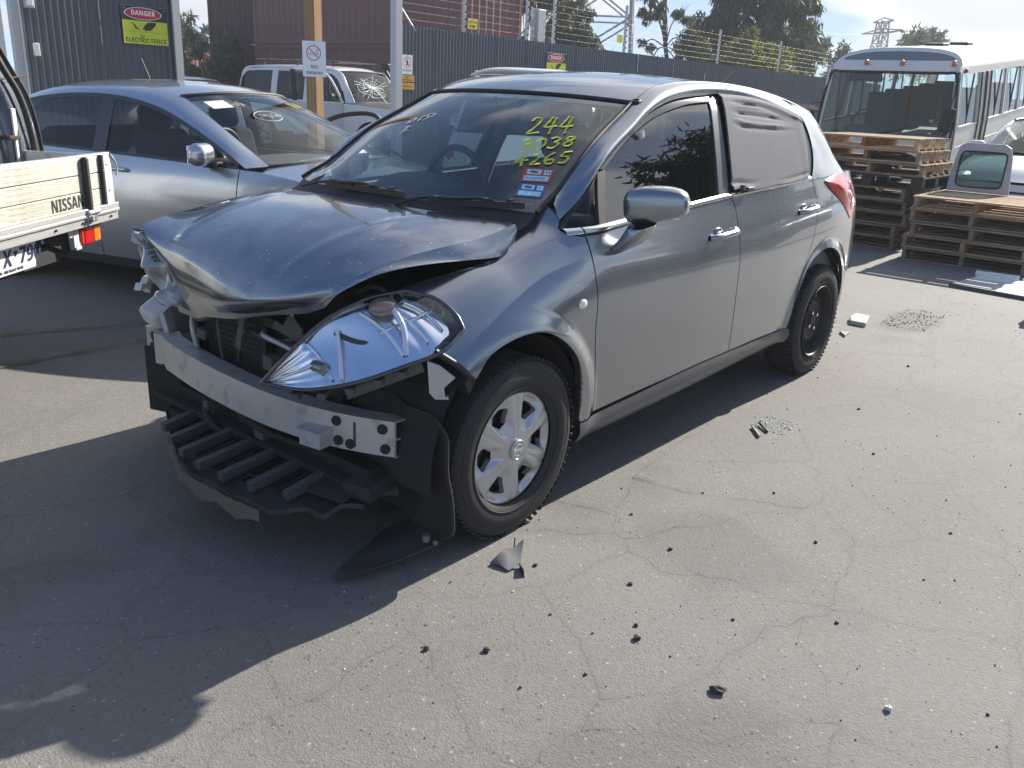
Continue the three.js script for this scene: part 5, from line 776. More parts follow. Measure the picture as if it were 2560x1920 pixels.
  obj('chassis', [box(.9, .14, 2.9, -.89, .6, -1.6), box(1.0, .08, .06, -.89, .58, -.12)], M.matt, t); for (const s of [1, -1]) { const w = carWheel(t, -.89 + s * .72, .34, -1.3, .34, 1, M.steel); w.rotation.y = s > 0 ? PI / 2 : -PI / 2; }
  obj('cab', [rbox(1.7, .75, 1.5, .1, -.89, .85, -3.2), rbox(1.55, .65, 1.2, .14, -.89, 1.42, -3.1)], M.white, t);
}
// dark grey door shell standing in the tray
{
  const t = thing('door_shell', 'dark grey car door shell standing upright in the tray of the white ute', 'car door', [-1.62, .80, -2.42], .35);
  const edge = sample([[.30, 0], [.325, .15], [.315, .32], [.27, .50], [.20, .62], [.10, .80], [.0, .98], [-.1, 1.12]], 40);
  const rows = edge.map(p => Array.from({ length: 17 }, (_, j) => { const w = j / 16, z = [0, .02, .035, .03, .055, .06, .03, .02, .05, .06, .02, .01, .01, .0, -.01, -.01, -.01][j]; return V(p.x - w * .62, p.y, z + .01 * Math.sin(p.y * 9) * Math.sin(PI * w)); }));
  obj('skin', [grid(rows, { flip: true }), rim(rows, V(0, 0, -.06))], M.paint, t); obj('weather_strip', [tube(edge.map(p => p.clone().add(V(-.10, 0, .055))), .016, 60, 8), tube(edge.map(p => p.clone().add(V(-.02, 0, .02))), .008, 60, 6)], M.black, t); obj('striker_plate', [rbox(.04, .26, .01, .004, .12, .30, .06, 0, .4, 0)], M.cream, t); obj('check_strap', rbox(.07, .02, .03, .005, .09, .29, .075), M.rust, t); obj('cable', tube([[-.3, .57, .08], [0, .565, .075], [.26, .59, .03]], .004, 20, 5), M.rust, t);
}
// ---------------------------------------------------------------- bus, nose to the camera, standing nose down
{
  const t = thing('white_bus', 'old white minibus with a big windscreen, parked behind the two pallet stacks', 'bus', [11.2, -.02, -2.08], 0); t.rotation.z = .085;
  const bw = M.cream, sec = [[.42, .98], [.7, 1.035], [1.1, 1.05], [1.3, 1.045], [1.75, 1.01], [2.1, .975]], roofS = [[2.1, .975], [2.165, .955], [2.245, .90], [2.315, .78], [2.365, .55], [2.385, .28], [2.39, 0]], L = 6.4, zb = y => curve(...sec.flat())(y);
  const strip = (x0, x1, y0, y1, s, d = 0, n = 6) => { const r = [0, 1].map(k => Array.from({ length: n + 1 }, (_, j) => { const y = lerp(y0, y1, j / n); return V(k ? x1 : x0, y, s * (zb(y) + d)); })); return merge([grid(r, { flip: s > 0 }), rim(r, V(0, 0, -s * .03))]); };
  const fx = y => y < 1.08 ? .0 : .0 + (y - 1.08) * .13;
  for (const s of [1, -1]) {
    obj('side_panel', [strip(.0, L, .42, 1.24, s, 0, 8)], bw, t); obj('gutter_band', strip(.1, L, 2.02, 2.12, s), bw, t);
    const wins = s > 0 ? [[.22, 1.30], [2.02, 3.05], [3.15, 4.2], [4.3, 5.3], [5.4, 6.25]] : [[.22, 1.30], [1.4, 2.4], [2.5, 3.5], [3.6, 4.6], [4.7, 5.7]]; let px = .08;
    for (const [a, b] of wins) { obj('pillar', strip(px, a, 1.24, 2.02, s), bw, t); const w = obj('side_window', strip(a, b, 1.25, 2.02, s, -.02), M.glassClear, t); obj('window_bar', [box(.03, .78, .02, (a + b) / 2, 1.63, s * (zb(1.63) + .0)).rotateX(0)], M.black, w); obj('window_frame', [strip(a, a + .03, 1.24, 2.02, s, .004), strip(b - .03, b, 1.24, 2.02, s, .004)], M.galv, w); px = b; }
    obj('pillar', strip(px, L, 1.24, 2.02, s), bw, t); obj('side_rib', [strip(.3, L, 1.235, 1.27, s, .008, 1), strip(.3, L, .95, .965, s, .006, 1), strip(.3, L, .70, .715, s, .006, 1)], M.galv, t);
    for (const x of [1.0, 4.9]) { const w = carWheel(t, x, .36, s * .88, .36, s, M.steel); } obj('wheel_arch', [1.0, 4.9].map(x => prism([...circle(x, .36, .44, 24).slice(0, 13), [x - .44, .36]], .02).translate(0, 0, s * 1.035)), M.matt, t);
    obj('marker_lamp', [rbox(.08, .06, .04, .01, .35, 2.07, s * 1.0)], s > 0 ? std(.25, .04, .03, .4) : M.red, t);
  }
  obj('door_leaf', [strip(1.36, 1.40, .5, 2.02, 1, .02), strip(1.64, 1.70, .5, 2.02, 1, .03), strip(1.96, 2.0, .5, 2.02, 1, .02)], M.plastic, t, 'black rubber edges of the folding door'); obj('corner_strip', strip(.02, .10, .5, 2.06, 1, .012), M.plastic, t);
  const x0y = y => .14 + (y - 2.1) * 1.5, roofRows = (x0, x1, n, f) => Array.from({ length: n + 1 }, (_, i) => { const r = []; for (let s = -1; s <= 1; s += 2) { const q = roofS.map(([y, z]) => f(lerp(x0 ?? x0y(y), x1, i / n), y, s * z)); s < 0 ? r.push(...q) : r.push(...q.reverse().slice(1)); } return r; });
  obj('roof', [grid(roofRows(null, L, 30, (x, y, z) => V(x, y + (Math.abs(((x * 1.6) % 1) - .5) < .06 ? .006 : 0), z)), { flip: true })], std(.62, .62, .57, .6), t);
  const rY = curve(0, 2.39, .28, 2.385, .55, 2.365, .78, 2.315, .90, 2.245, .955, 2.165, .975, 2.1), cap = (z0, ya, yb, d) => grid(Array.from({ length: 33 }, (_, j) => { const z = lerp(-z0, z0, j / 32); return [0, .25, .5, .75, 1].map(k => { const top = Math.min(yb, rY(Math.abs(z)) - (d ? .05 : 0)), y = lerp(Math.min(ya, top), top, k); return V(x0y(y) - d - .03 * (1 - z * z), y - d * .3, z); }); }), { flip: false });
  obj('front_cap', cap(.974, 2.1, 3, 0), bw, t); obj('roof_visor', cap(.83, 2.215, 2.34, .012), std(.12, .14, .18, .4), t, 'grey-blue raised visor panel');
  obj('roof_vent', [rbox(.35, .07, .3, .02, 1.9, 2.40, .1)], M.plasticGrey, t); obj('roof_vent', rbox(.35, .07, .3, .02, 3.0, 2.40, .2), M.plasticGrey, t);
  // front: lower panel, header, visor
  const fr = (y0, x0, y1, x1, w0, w1, bow = .05, n = 4) => grid(Array.from({ length: n + 1 }, (_, i) => Array.from({ length: 25 }, (_, j) => { const s = j / 12 - 1, k = 1 - Math.pow(Math.abs(s), 4), y = lerp(y0, y1, i / n); return V(lerp(x0, x1, i / n) - bow * k, y, s * lerp(w0, w1, i / n)); })), { flip: false });
  obj('front_panel', [fr(.34, .06, .55, .0, 1.0, 1.03), fr(.55, 0, 1.07, -.0, 1.03, 1.048)], bw, t); obj('front_bumper', fr(.2, .0, .36, -.04, 1.0, 1.02, .08), M.plasticGrey, t);
  const wsd = obj('windscreen', fr(1.10, .0, 2.03, .125, .985, .90, .05, 8), M.glassClear, t); obj('screen_seal', tube([...sample([[-.005, 1.09, -1.0], [-.052, 1.09, -.5], [-.055, 1.09, .5], [-.005, 1.09, 1.0]], 20), ...sample([[.12, 2.04, .915], [.07, 2.04, .45], [.07, 2.04, -.45], [.12, 2.04, -.915]], 20)], .022, 120, 6, true), M.black, wsd);
  obj('front_pillar', [fr(1.07, .0, 2.06, .13, 1.048, .965, .0, 4)].map(g => g).concat([]).slice(0, 0).concat([1, -1].map(s => grid([0, 1].map(k => { const y = k ? 2.06 : 1.07, x = k ? .13 : 0; return [V(x - .006, y, s * (k ? .905 : .99)), V(x, y, s * (k ? .955 : 1.035)), V(x + .10, y, s * (k ? .978 : 1.05))]; }), { flip: s < 0 }))), bw, t);
  obj('header_panel', [fr(2.04, .125, 2.12, .135, .965, .96, .05)], bw, t);
  for (const z of [-.42, .12, .86]) obj('marker_lamp', [ball(.045, .15, 2.185, z, 1, .8, .8, 12), rbox(.06, .03, .07, .01, .17, 2.16, z)], M.orange, t);
  obj('headlamp', [cyl(.09, .03, .0, .60, -.80, 'x'), cyl(.09, .03, .0, .60, .80, 'x')], M.chrome, t); obj('grille', rbox(.02, .16, 1.3, .02, -.04, .62, 0), M.plasticGrey, t); obj('step_light', rbox(.03, .12, .3, .02, -.01, .47, .8), M.black, t); obj('badge', rbox(.01, .022, .14, .003, -.045, .985, .62), M.black, t);
  const mr = obj('door_mirror', rbox(.05, .34, .17, .05, -.16, 1.40, .98, .12, -.2, 0), M.black, t); obj('mirror_arm', tube([[.05, 2.0, .97], [-.1, 1.75, 1.0], [-.16, 1.2, .96], [-.03, 1.05, .95]], .010, 30, 6), M.black, mr); const m2 = obj('door_mirror', [rbox(.05, .30, .2, .04, .0, 1.35, -1.2)], M.black, t); obj('mirror_arm', tube([[.05, 1.56, -1.0], [.0, 1.54, -1.15], [.0, 1.4, -1.2]], .010, 20, 6), M.black, m2);
  obj('wiper', [rod([-.06, 1.12, -.1], [-.03, 1.22, .35], .012, 6)], M.black, wsd);
  // inside
  obj('floor', [box(L, .04, 1.9, L / 2, .75, 0)], M.trim, t); obj('dashboard', [rbox(.5, .28, 1.85, .08, .3, .98, 0), rbox(.3, .25, .5, .08, .35, 1.1, -.45)], M.dash, t); obj('steering_wheel', place(new THREE.TorusGeometry(.22, .016, 8, 32), .55, 1.22, -.45, 0, PI / 2, .9), M.black, t);
  for (let i = 0; i < 9; i++) { const x = i === 0 ? .95 : 1.9 + Math.floor((i - 1) / 2) * 1.0, z = i === 0 ? -.45 : i % 2 ? -.5 : .5; obj('seat', [rbox(.45, .12, .42, .04, x, 1.0, z), rbox(.1, .72, .44, .04, x + .25, 1.32, z, 0, 0, -.15)], M.fabricDark, t); }
  obj('ceiling', grid(roofRows(.9, L, 4, (x, y, z) => V(x, y - .05, z * .97))), M.headliner, t); obj('rear_wall', [box(.04, .9, 2.0, L, .85, 0), box(.04, .2, 1.9, L, 2.0, 0)], bw, t);
  obj('rear_window', box(.006, .7, 1.7, L, 1.6, 0), M.glassClear, t); obj('sun_visor', [box(.02, .14, .5, .16, 1.96, -.4, 0, 0, .3)], M.dash, t);
}
// ---------------------------------------------------------------- yard: fences, signs, containers, posts
M.sheet = std(.080, .098, .128, .42, .15); M.sheetDark = std(.068, .084, .108, .45, .1);
const FZ = -8.05;
function corrugated(w, h, pitch = .076, amp = .009, per = 6) { const n = Math.round(w / pitch) * per, rows = [[], []]; for (let i = 0; i <= n; i++) { const x = i / n * w, z = amp * Math.cos(i / per * 2 * PI); rows[0].push(V(x, 0, z)); rows[1].push(V(x, h, z)); } return grid(rows); }
function fence(name, label, x0, n, h, w, z, mat, turn = 0, group) {
  const g = thing(name, label, 'fence', [x0, 0, z], turn, group), geo = corrugated(w, h);
  for (let i = 0; i < n; i++) { const m = obj('fence_sheet', geo, mat, g); m.position.set(i * w, .03, (i % 2) * .004); }
  obj('fence_rail', [.4, h * .55, h - .15].map(y => box(w * n, .06, .04, w * n / 2, y, -.05)), M.galv, g); return g;
}
fence('corrugated_fence', 'long dark blue-grey corrugated fence with electric wires above, behind the grey hatchback', 6.44, 30, 2.34, .76, FZ, M.sheet);
{
  const p = thing('gate_post', 'tall light grey steel post at the near end of the long corrugated fence', 'post', [6.33, 0, FZ - .01]);
  obj('post', box(.13, 3.6, .13, 0, 1.8, 0), M.galv, p); obj('bracket', rbox(.2, .12, .1, .01, .14, 1.02, .06), M.galv, p); obj('brace', rod([.03, 2.68, 0], [.42, 2.28, .0], .014, 6), M.galv, p);
  const posts = [[7.9, 'thin wire post nearest the maroon containers'], [9.55, 'wire post left of the fence energiser box'], [10.35, 'wire post right of the fence energiser box'], [12.8, 'thin wire post beside the yellow tag, right of the lattice tower'], [17.0, 'wire post in front of the large gum tree'], [20.6, 'wire post in front of the yellow-green bushes']];
  posts.forEach(([x, l], i) => { const t = thing('wire_post', l, 'post', [x, 0, FZ - .06], 0); obj('post', box(.045, i === 3 ? 3.35 : 3.12, .045, 0, 1.6, 0), M.galv, t); for (let k = 0; k < 6; k++) obj('insulator', cyl(.014, .05, 0, 2.46 + k * .115, .03, 'z', 8), M.black, t); });
  const w = thing('electric_wires', 'thin electric fence wires strung above the long corrugated fence', 'wire', [6.33, 0, FZ]);
  for (let k = 0; k < 6; k++) obj('wire', rod([0, 2.46 + k * .115, -.03], [17.8, 2.46 + k * .115, -.03], .0018, 4), std(.42, .38, .28, .5, .4), w);
  const bx = thing('fence_energiser_box', 'grey steel box on a post standing up behind the corrugated fence', 'electrical box', [9.95, 0, FZ - .12]); obj('post', [box(.1, 2.9, .08, -.12, 1.45, 0), box(.08, 2.9, .08, .14, 1.45, 0)], M.galv, bx); obj('box', rbox(.22, .75, .15, .01, .0, 2.55, .02), M.galv, bx); obj('brace', rod([-.15, 2.75, 0], [-.6, 2.36, 0], .016, 6), M.galv, bx);
  const tg = thing('wire_tag', 'small yellow warning tag hung on the wires by the thin post', 'sign', [12.55, 2.62, FZ - .02]); obj('plate', box(.2, .15, .004), std(.75, .62, .05, .5), tg);
}
// plate with print on its front; front faces local +z
function sign(name, label, w, h, draw, pos, turn = 0, px = 320, o = {}) {
  const t = thing(name, label, 'sign', pos, turn), W = px, H = Math.round(px * h / w), map = canvasTex(W, H, draw);
  obj('plate', rbox(w, h, .004, .0015), o.back || M.galv, t); const f = obj('print', new THREE.PlaneGeometry(w - .004, h - .004).translate(0, 0, .0035), new THREE.MeshStandardMaterial({ map, roughness: o.rough ?? .35 }), t); f.castShadow = false;
  for (const [x, y] of o.screws || [[0, h / 2 - .02], [0, -h / 2 + .02]]) obj('screw', cyl(.006, .006, x, y, .006, 'z', 10), M.steel, t);
  return t;
}
const noCircle = (c, x, y, r, lw) => { c.strokeStyle = '#c8323a'; c.lineWidth = lw; c.beginPath(); c.arc(x, y, r, 0, 7); c.stroke(); c.beginPath(); c.moveTo(x - r * .7, y - r * .7); c.lineTo(x + r * .7, y + r * .7); c.stroke(); };
{
  const p = thing('timber_post', 'square brown timber post carrying the no-smoking sign', 'post', [1.80, 0, -4.22], 0); const wood = tex(128, 512, (i, j, u, v) => { const n = fbm(u * 14, v * 3, 11, 4); const k = .75 + .35 * n + .1 * hash2(i >> 1, j >> 5, 3); return [.60 * k, .48 * k, .34 * k]; }, { srgb: true });
  obj('post', rbox(.11, 3.9, .11, .004, 0, 1.95, 0, 0, .25, 0), new THREE.MeshStandardMaterial({ map: wood, roughness: .85 }), p);
  sign('no_smoking_sign', 'white no-smoking sign on the timber post', .205, .30, (c, W, H) => {
    c.fillStyle = '#e9edf2'; c.fillRect(0, 0, W, H); c.strokeStyle = '#2a3350'; c.lineWidth = 5; c.strokeRect(W * .25, H * .33, W * .42, H * .05); c.lineWidth = 4; for (let k = 0; k < 3; k++) { c.beginPath(); c.arc(W * (.62 + .035 * k), H * (.28 - .035 * k), 11, 0, 7); c.stroke(); }
    noCircle(c, W * .48, H * .33, W * .30, 12); c.fillStyle = '#1d2230'; c.textAlign = 'center'; c.font = `bold ${W * .2}px sans-serif`; c.fillText('NO', W / 2, H * .77); c.font = `bold ${W * .155}px sans-serif`; c.fillText('SMOKING', W / 2, H * .93);
  }, [1.735, 1.635, -4.135], -.55);
}
const electric = (c, W, H) => {
  c.fillStyle = '#1c2430'; c.fillRect(0, 0, W, H); c.fillStyle = '#d9d35a'; c.fillStyle = '#c9d238'; c.fillRect(0, H * .38, W, H * .62); c.fillStyle = '#e6e6e6'; c.beginPath(); c.ellipse(W * .47, H * .19, W * .42, H * .165, 0, 0, 7); c.fill(); c.fillStyle = '#b8283c'; c.beginPath(); c.ellipse(W * .47, H * .19, W * .40, H * .148, 0, 0, 7); c.fill();
  c.fillStyle = '#f0eeee'; c.textAlign = 'center'; c.font = `bold ${W * .135}px sans-serif`; c.fillText('DANGER', W * .47, H * .24);
  c.fillStyle = '#20261e'; c.font = `bold ${W * .118}px sans-serif`; c.fillText('ELECTRIC FENCE', W * .5, H * .955, W * .96);
  c.strokeStyle = '#3a3f22'; c.lineWidth = 2; c.beginPath(); c.moveTo(0, H * .68); c.lineTo(W, H * .68); c.stroke();
  c.beginPath(); c.moveTo(W * .75, H * .40); c.lineTo(W * .56, H * .41); c.lineTo(W * .47, H * .52); c.lineTo(W * .43, H * .62); c.lineTo(W * .50, H * .60); c.lineTo(W * .47, H * .67); c.lineTo(W * .56, H * .62); c.lineTo(W * .60, H * .64); c.lineTo(W * .68, H * .55); c.lineTo(W * .74, H * .47); c.fill();
  for (const [x, y, s, a] of [[.18, .44, 1, 0], [.36, .70, .5, .4], [.50, .74, .5, 1.9]]) { c.save(); c.translate(W * x, H * y); c.rotate(a); c.scale(s, s); c.beginPath(); c.moveTo(0, 0); c.lineTo(W * .10, H * .06); c.lineTo(W * .11, H * .10); c.lineTo(W * .22, H * .2); c.lineTo(W * .09, H * .15); c.lineTo(W * .08, H * .10); c.closePath(); c.fill(); c.restore(); }
};
fence('tall_corrugated_fence', 'tall dark blue-grey corrugated fence panel at the left carrying the electric fence sign', .80, 2, 3.6, .92, FZ, M.sheetDark);
{
  const g = thing('fence_frame_post', 'light grey steel end post of the tall corrugated panel', 'post', [2.67, 0, FZ]); obj('post', [box(.07, 3.7, .09, 0, 1.85, 0), box(.03, 3.7, .03, -.06, 1.85, .05)], M.galv, g);
  const h = thing('frame_post', 'light grey steel gate frame post at the left end of the tall panel', 'post', [.78, 0, FZ + .05]); obj('post', [box(.10, 3.7, .08, 0, 1.85, 0), box(.02, 3.7, .02, .035, 1.85, .05)], M.galv, h); const h2 = thing('frame_post', 'second light grey post, leftmost beside the tall corrugated panel', 'post', [.55, 0, FZ + .1]); obj('post', box(.13, 3.7, .1, 0, 1.85, 0), M.galv, h2);
  const b = thing('sensor_box', 'small white box on the tall corrugated panel left of the danger sign', 'sensor', [.965, 1.645, FZ + .05]); obj('case', rbox(.055, .135, .06, .01), M.white, b);
  const b2 = thing('keypad_box', 'silver keypad box high on the gate post at the top left', 'sensor', [.93, 2.16, FZ + .06]); obj('case', rbox(.11, .2, .07, .01), M.galv, b2); obj('cover', rbox(.07, .16, .02, .008, 0, 0, .04), M.white, b2);
  sign('electric_fence_sign', 'red and yellow danger electric fence sign on the tall corrugated panel', .56, .42, electric, [2.25, 1.995, FZ + .03], 0, 512, { screws: [[-.25, .18], [.25, .18]] });
  sign('electric_fence_sign', 'small red and yellow danger sign on the long fence above the grey roof', .60, .44, electric, [10.38, 1.98, FZ + .03], 0, 512, { screws: [[-.25, .18], [.25, .18]] });
  sign('no_entry_sign', 'white no-entry sign on the fence beside the tall grey post', .235, .29, (c, W, H) => { c.fillStyle = '#e6eaee'; c.fillRect(0, 0, W, H); c.fillStyle = '#20242c'; c.beginPath(); c.arc(W * .5, H * .2, W * .05, 0, 7); c.fill(); c.lineWidth = W * .07; c.strokeStyle = '#20242c'; for (const l of [[.5, .26, .5, .42], [.5, .42, .42, .56], [.5, .42, .6, .56], [.5, .3, .4, .4], [.5, .3, .6, .4]]) { c.beginPath(); c.moveTo(W * l[0], H * l[1]); c.lineTo(W * l[2], H * l[3]); c.stroke(); } noCircle(c, W * .5, H * .38, W * .34, 12); c.textAlign = 'center'; c.fillStyle = '#20242c'; c.font = `bold ${W * .17}px sans-serif`; c.fillText('NO ENTRY', W / 2, H * .84, W * .9); }, [6.52, 1.79, FZ + .03]);
  for (const [y, l, a, b] of [[1.585, 'upper orange notice below the no-entry sign', 'No', 'admittance'], [1.47, 'lower orange notice below the no-entry sign', 'staff only', '']]) sign('orange_notice', l, .31, .095, (c, W, H) => { c.fillStyle = '#d9a02a'; c.fillRect(0, 0, W, H); c.fillStyle = '#33290f'; c.textAlign = 'center'; c.font = `bold ${H * .42}px sans-serif`; if (b) { c.fillText(a, W / 2, H * .44); c.fillText(b, W / 2, H * .86); } else c.fillText(a, W / 2, H * .66); }, [6.525, y, FZ + .03]);
  sign('yellow_tag', 'small yellow warning plate hung on the wires before the maroon container', .24, .16, (c, W, H) => { c.fillStyle = '#e2d02c'; c.fillRect(0, 0, W, H); c.fillStyle = '#4a4312'; c.textAlign = 'center'; c.font = `bold ${H * .26}px sans-serif`; c.fillText('WARNING', W / 2, H * .42); c.fillRect(W * .2, H * .6, W * .16, H * .25); c.fillRect(W * .45, H * .6, W * .3, H * .25); }, [8.02, 2.51, FZ + .02]);
}
// ---------------------------------------------------------------- shipping containers: long face towards -x
function container(label, x, y, z, len, mat, turn = 0, group) {
  const t = thing('shipping_container', label, 'shipping container', [x, y, z], turn, group), n = Math.round(len / .28), h = 2.59, w = 2.44, wall = (L) => { const r = [[], []], k = Math.round(L / .28); for (let i = 0; i < k; i++) for (const [a, d] of [[0, 0], [.25, 0], [.5, -.036], [.75, -.036]]) { r[0].push(V((i + a) / k * L, .16, d)); r[1].push(V((i + a) / k * L, h - .12, d)); } r[0].push(V(L, .16, 0)); r[1].push(V(L, h - .12, 0)); return grid(r); };
  const A = toCreasedNormals(wall(len - .2), .5);
  obj('side_wall', A.clone().translate(.1, 0, w / 2 - .02), mat, t); obj('side_wall', place(A.clone(), len - .1, 0, -w / 2 + .02, 0, PI, 0), mat, t);
  obj('end_wall', place(toCreasedNormals(wall(w - .2), .5), .03, 0, -w / 2 + .1, 0, -PI / 2, 0), mat, t);
  const d = obj('door', [box(.05, h - .3, w / 2 - .1, len - .03, h / 2, w / 4 - .02), box(.05, h - .3, w / 2 - .1, len - .03, h / 2, -w / 4 + .02)], mat, t); obj('lock_rod', [.25, .85, -.25, -.85].map(z => cyl(.02, h - .2, len + .01, h / 2, z)), M.galv, d);
  for (const s of [1, -1]) { obj('top_rail', box(len, .12, .08, len / 2, h - .06, s * (w / 2 - .04)), mat, t); obj('bottom_rail', box(len, .16, .08, len / 2, .08, s * (w / 2 - .04)), mat, t); for (const X of [.06, len - .06]) obj('corner_post', box(.12, h - .002, .12, X, h / 2, s * (w / 2 - .061)), mat, t); }
  obj('roof', box(len - .1, .03, w - .1, len / 2, h - .03, 0), mat, t); return t;
}
const maroon = std(.20, .085, .080, .62), maroonDark = std(.18, .072, .066, .66), brown = std(.24, .105, .075, .75);
// side faces -x: turn so local +z -> -x, length runs along +z... origin at its far end
container('upper maroon shipping container stacked behind the corrugated fence', 15.05, 2.61, -13.8, 9.1, maroon, PI / 2);
container('lower maroon shipping container behind the white four-wheel drive', 15.05, 0, -13.8, 9.1, maroonDark, PI / 2);
container('dark maroon shipping container at the left end of the upper row', 15.4, 2.61, -23.1, 3.0, std(.05, .022, .024, .7), PI / 2);
container('dark maroon shipping container below the one at the left end of the row', 15.4, 0, -23.1, 3.0, std(.06, .026, .026, .7), PI / 2);
container('red-brown container low in the far row, left of the white four-wheel drive', 13.0, 0, -33.2, 6.06, brown, .35); container('red-brown container at the right of the far row', 19.4, 0, -33.6, 6.06, brown, .35);
// ---------------------------------------------------------------- pallets: boards along z, bearers along x
{
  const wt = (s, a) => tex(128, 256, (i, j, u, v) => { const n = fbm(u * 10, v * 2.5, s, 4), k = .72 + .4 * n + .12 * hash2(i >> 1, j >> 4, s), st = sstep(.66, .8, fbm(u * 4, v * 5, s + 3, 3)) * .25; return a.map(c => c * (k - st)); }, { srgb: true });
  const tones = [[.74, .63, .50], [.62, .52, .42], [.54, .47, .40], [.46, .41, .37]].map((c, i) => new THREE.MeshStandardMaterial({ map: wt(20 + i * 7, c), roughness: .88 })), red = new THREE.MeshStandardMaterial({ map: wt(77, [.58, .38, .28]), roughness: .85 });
  const boardG = [0, 1, 2].map(i => rbox(.095 - .008 * i, .018, 1.15, .003)), bearG = (() => { const p = [[-.58, -.045], [-.42, -.045], [-.40, -.01], [-.22, -.01], [-.20, -.045], [.20, -.045], [.22, -.01], [.40, -.01], [.42, -.045], [.58, -.045], [.58, .045], [-.58, .045]]; return prism(p, .04, { bevel: .002 }).translate(0, 0, -.02); })(), bearPlain = rbox(1.16, .09, .04, .003);
  function pallet(label, x, y, z, turn, seed, kind = 0, group) {
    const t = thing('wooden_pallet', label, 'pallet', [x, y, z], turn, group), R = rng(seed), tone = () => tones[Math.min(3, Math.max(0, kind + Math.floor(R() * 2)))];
    for (let i = 0; i < 9; i++) { const m = obj('board', boardG[Math.floor(R() * 3)], tone(), t); m.position.set(-.535 + i * .134 + (R() - .5) * .012, .120, (R() - .5) * .012); m.rotation.y = (R() - .5) * .012; }
    for (const z0 of [-.545, 0, .545]) { const m = obj('bearer', kind === 0 ? bearPlain : bearG, kind === 0 && z0 === 0 ? red : tone(), t); m.position.set((R() - .5) * .01, .0645, z0); }
    for (let i = 0; i < 5; i++) { const m = obj('board', boardG[Math.floor(R() * 3)], tone(), t); m.position.set(-.53 + i * .265, .0095, (R() - .5) * .012); }
    return t;
  }
  const ord = ['bottom', 'second from the bottom', 'third from the bottom', 'fourth from the bottom', 'fifth from the bottom', 'sixth from the bottom', 'seventh from the bottom', 'second from the top', 'topmost'];
  const off = [[0, 0], [-.05, .0], [0, .08], [.02, .05], [0, .02], [0, .16], [.0, .16], [.04, .09], [.0, .06]];
  for (let i = 0; i < 9; i++) { if (i === 5) { const p = thing('plastic_pallet', 'black plastic pallet in the middle of the taller stack', 'pallet', [7.08, .131 * i, -.86 + off[i][1]]); obj('deck', [box(1.16, .02, 1.16, 0, .118, 0)], M.black, p); for (const a of [-.52, 0, .52]) for (const b of [-.52, 0, .52]) obj('block', rbox(.12, .106, .12, .01, a, .054, b), M.black, p); obj('runner', [-.52, 0, .52].map(b => box(1.16, .012, .1, 0, .006, b)), M.black, p); obj('slot', [[-.3], [.3]].map(([z]) => box(.01, .012, .12, -.583, .118, z)), M.galv, p); continue; }
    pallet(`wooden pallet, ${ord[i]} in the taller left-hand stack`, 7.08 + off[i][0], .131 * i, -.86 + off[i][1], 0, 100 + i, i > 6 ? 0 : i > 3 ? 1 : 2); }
  const o2 = [[0, .02], [0, .0], [-.02, .06], [.0, .03], [-.04, .05]];
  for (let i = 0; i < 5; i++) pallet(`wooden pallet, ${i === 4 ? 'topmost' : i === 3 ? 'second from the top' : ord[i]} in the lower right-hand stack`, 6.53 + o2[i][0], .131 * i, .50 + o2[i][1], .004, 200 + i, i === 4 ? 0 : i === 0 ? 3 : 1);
  const h = thing('black_hose', 'coil of black hose lying inside the second pallet of the taller stack', 'hose', [6.62, .935, -.47]); obj('hose', tube([[0, .01, .25], [0, .07, .1], [.02, .09, -.05], [0, .06, -.2], [.05, .02, -.28], [.1, .03, -.1], [.06, .05, .1]], .018, 40, 8), M.rubber, h);
  // canopy window frame standing on the pallets
  const c = thing('canopy_window', 'pale grey vehicle window frame with tinted glass standing on the lower pallet stack', 'window frame', [7.0, .655, .31], -PI / 2 + .02); c.rotation.order = 'YXZ'; c.rotation.x = -.10;
  const out = [[-.30, 0], [.31, 0], [.27, .36], [.24, .47], [.18, .505], [-.19, .505], [-.25, .47], [-.27, .36]], inn = rrect(-.225, .05, .225, .42, .05);
  obj('frame', prism(out, .05, { bevel: .008, holes: [inn] }), std(.42, .41, .43, .5, .2), c); obj('pane', box(.46, .38, .006, 0, .235, .03), glass(.35, .45, .45), c); obj('seal', tube(rrect(-.22, .055, .22, .415, .05).map(p => [p[0], p[1], .05]), .008, 80, 6, true), M.black, c);
  // metal sheets on the ground
  const sh = (label, x, z, w, l, turn, y) => { const t = thing('metal_sheet', label, 'metal sheet', [x, y, z], turn); const n = 3, rows = [[], []]; const A = []; for (let i = 0; i < n; i++) A.push(rbox(l, .018, w / n - .006, .004, 0, .012, -w / 2 + (i + .5) * w / n)); A.forEach(g => obj('panel', g, M.white, t)); obj('edge', box(.02, .03, w, -l / 2, .014, 0), M.plasticGrey, t); return t; };
  sh('white ribbed metal sheet lying on the ground before the lower pallets, nearer one', 5.12, 1.42, 1.35, .78, -.12, .004);
  const sl = thing('white_rail', 'short white rail lying behind the metal sheet on the ground', 'rail', [5.55, .03, .93], .1); obj('rail', [rbox(.05, .03, .36, .006), rbox(.02, .045, .36, .004, .02, .01, 0)], M.white, sl);
}
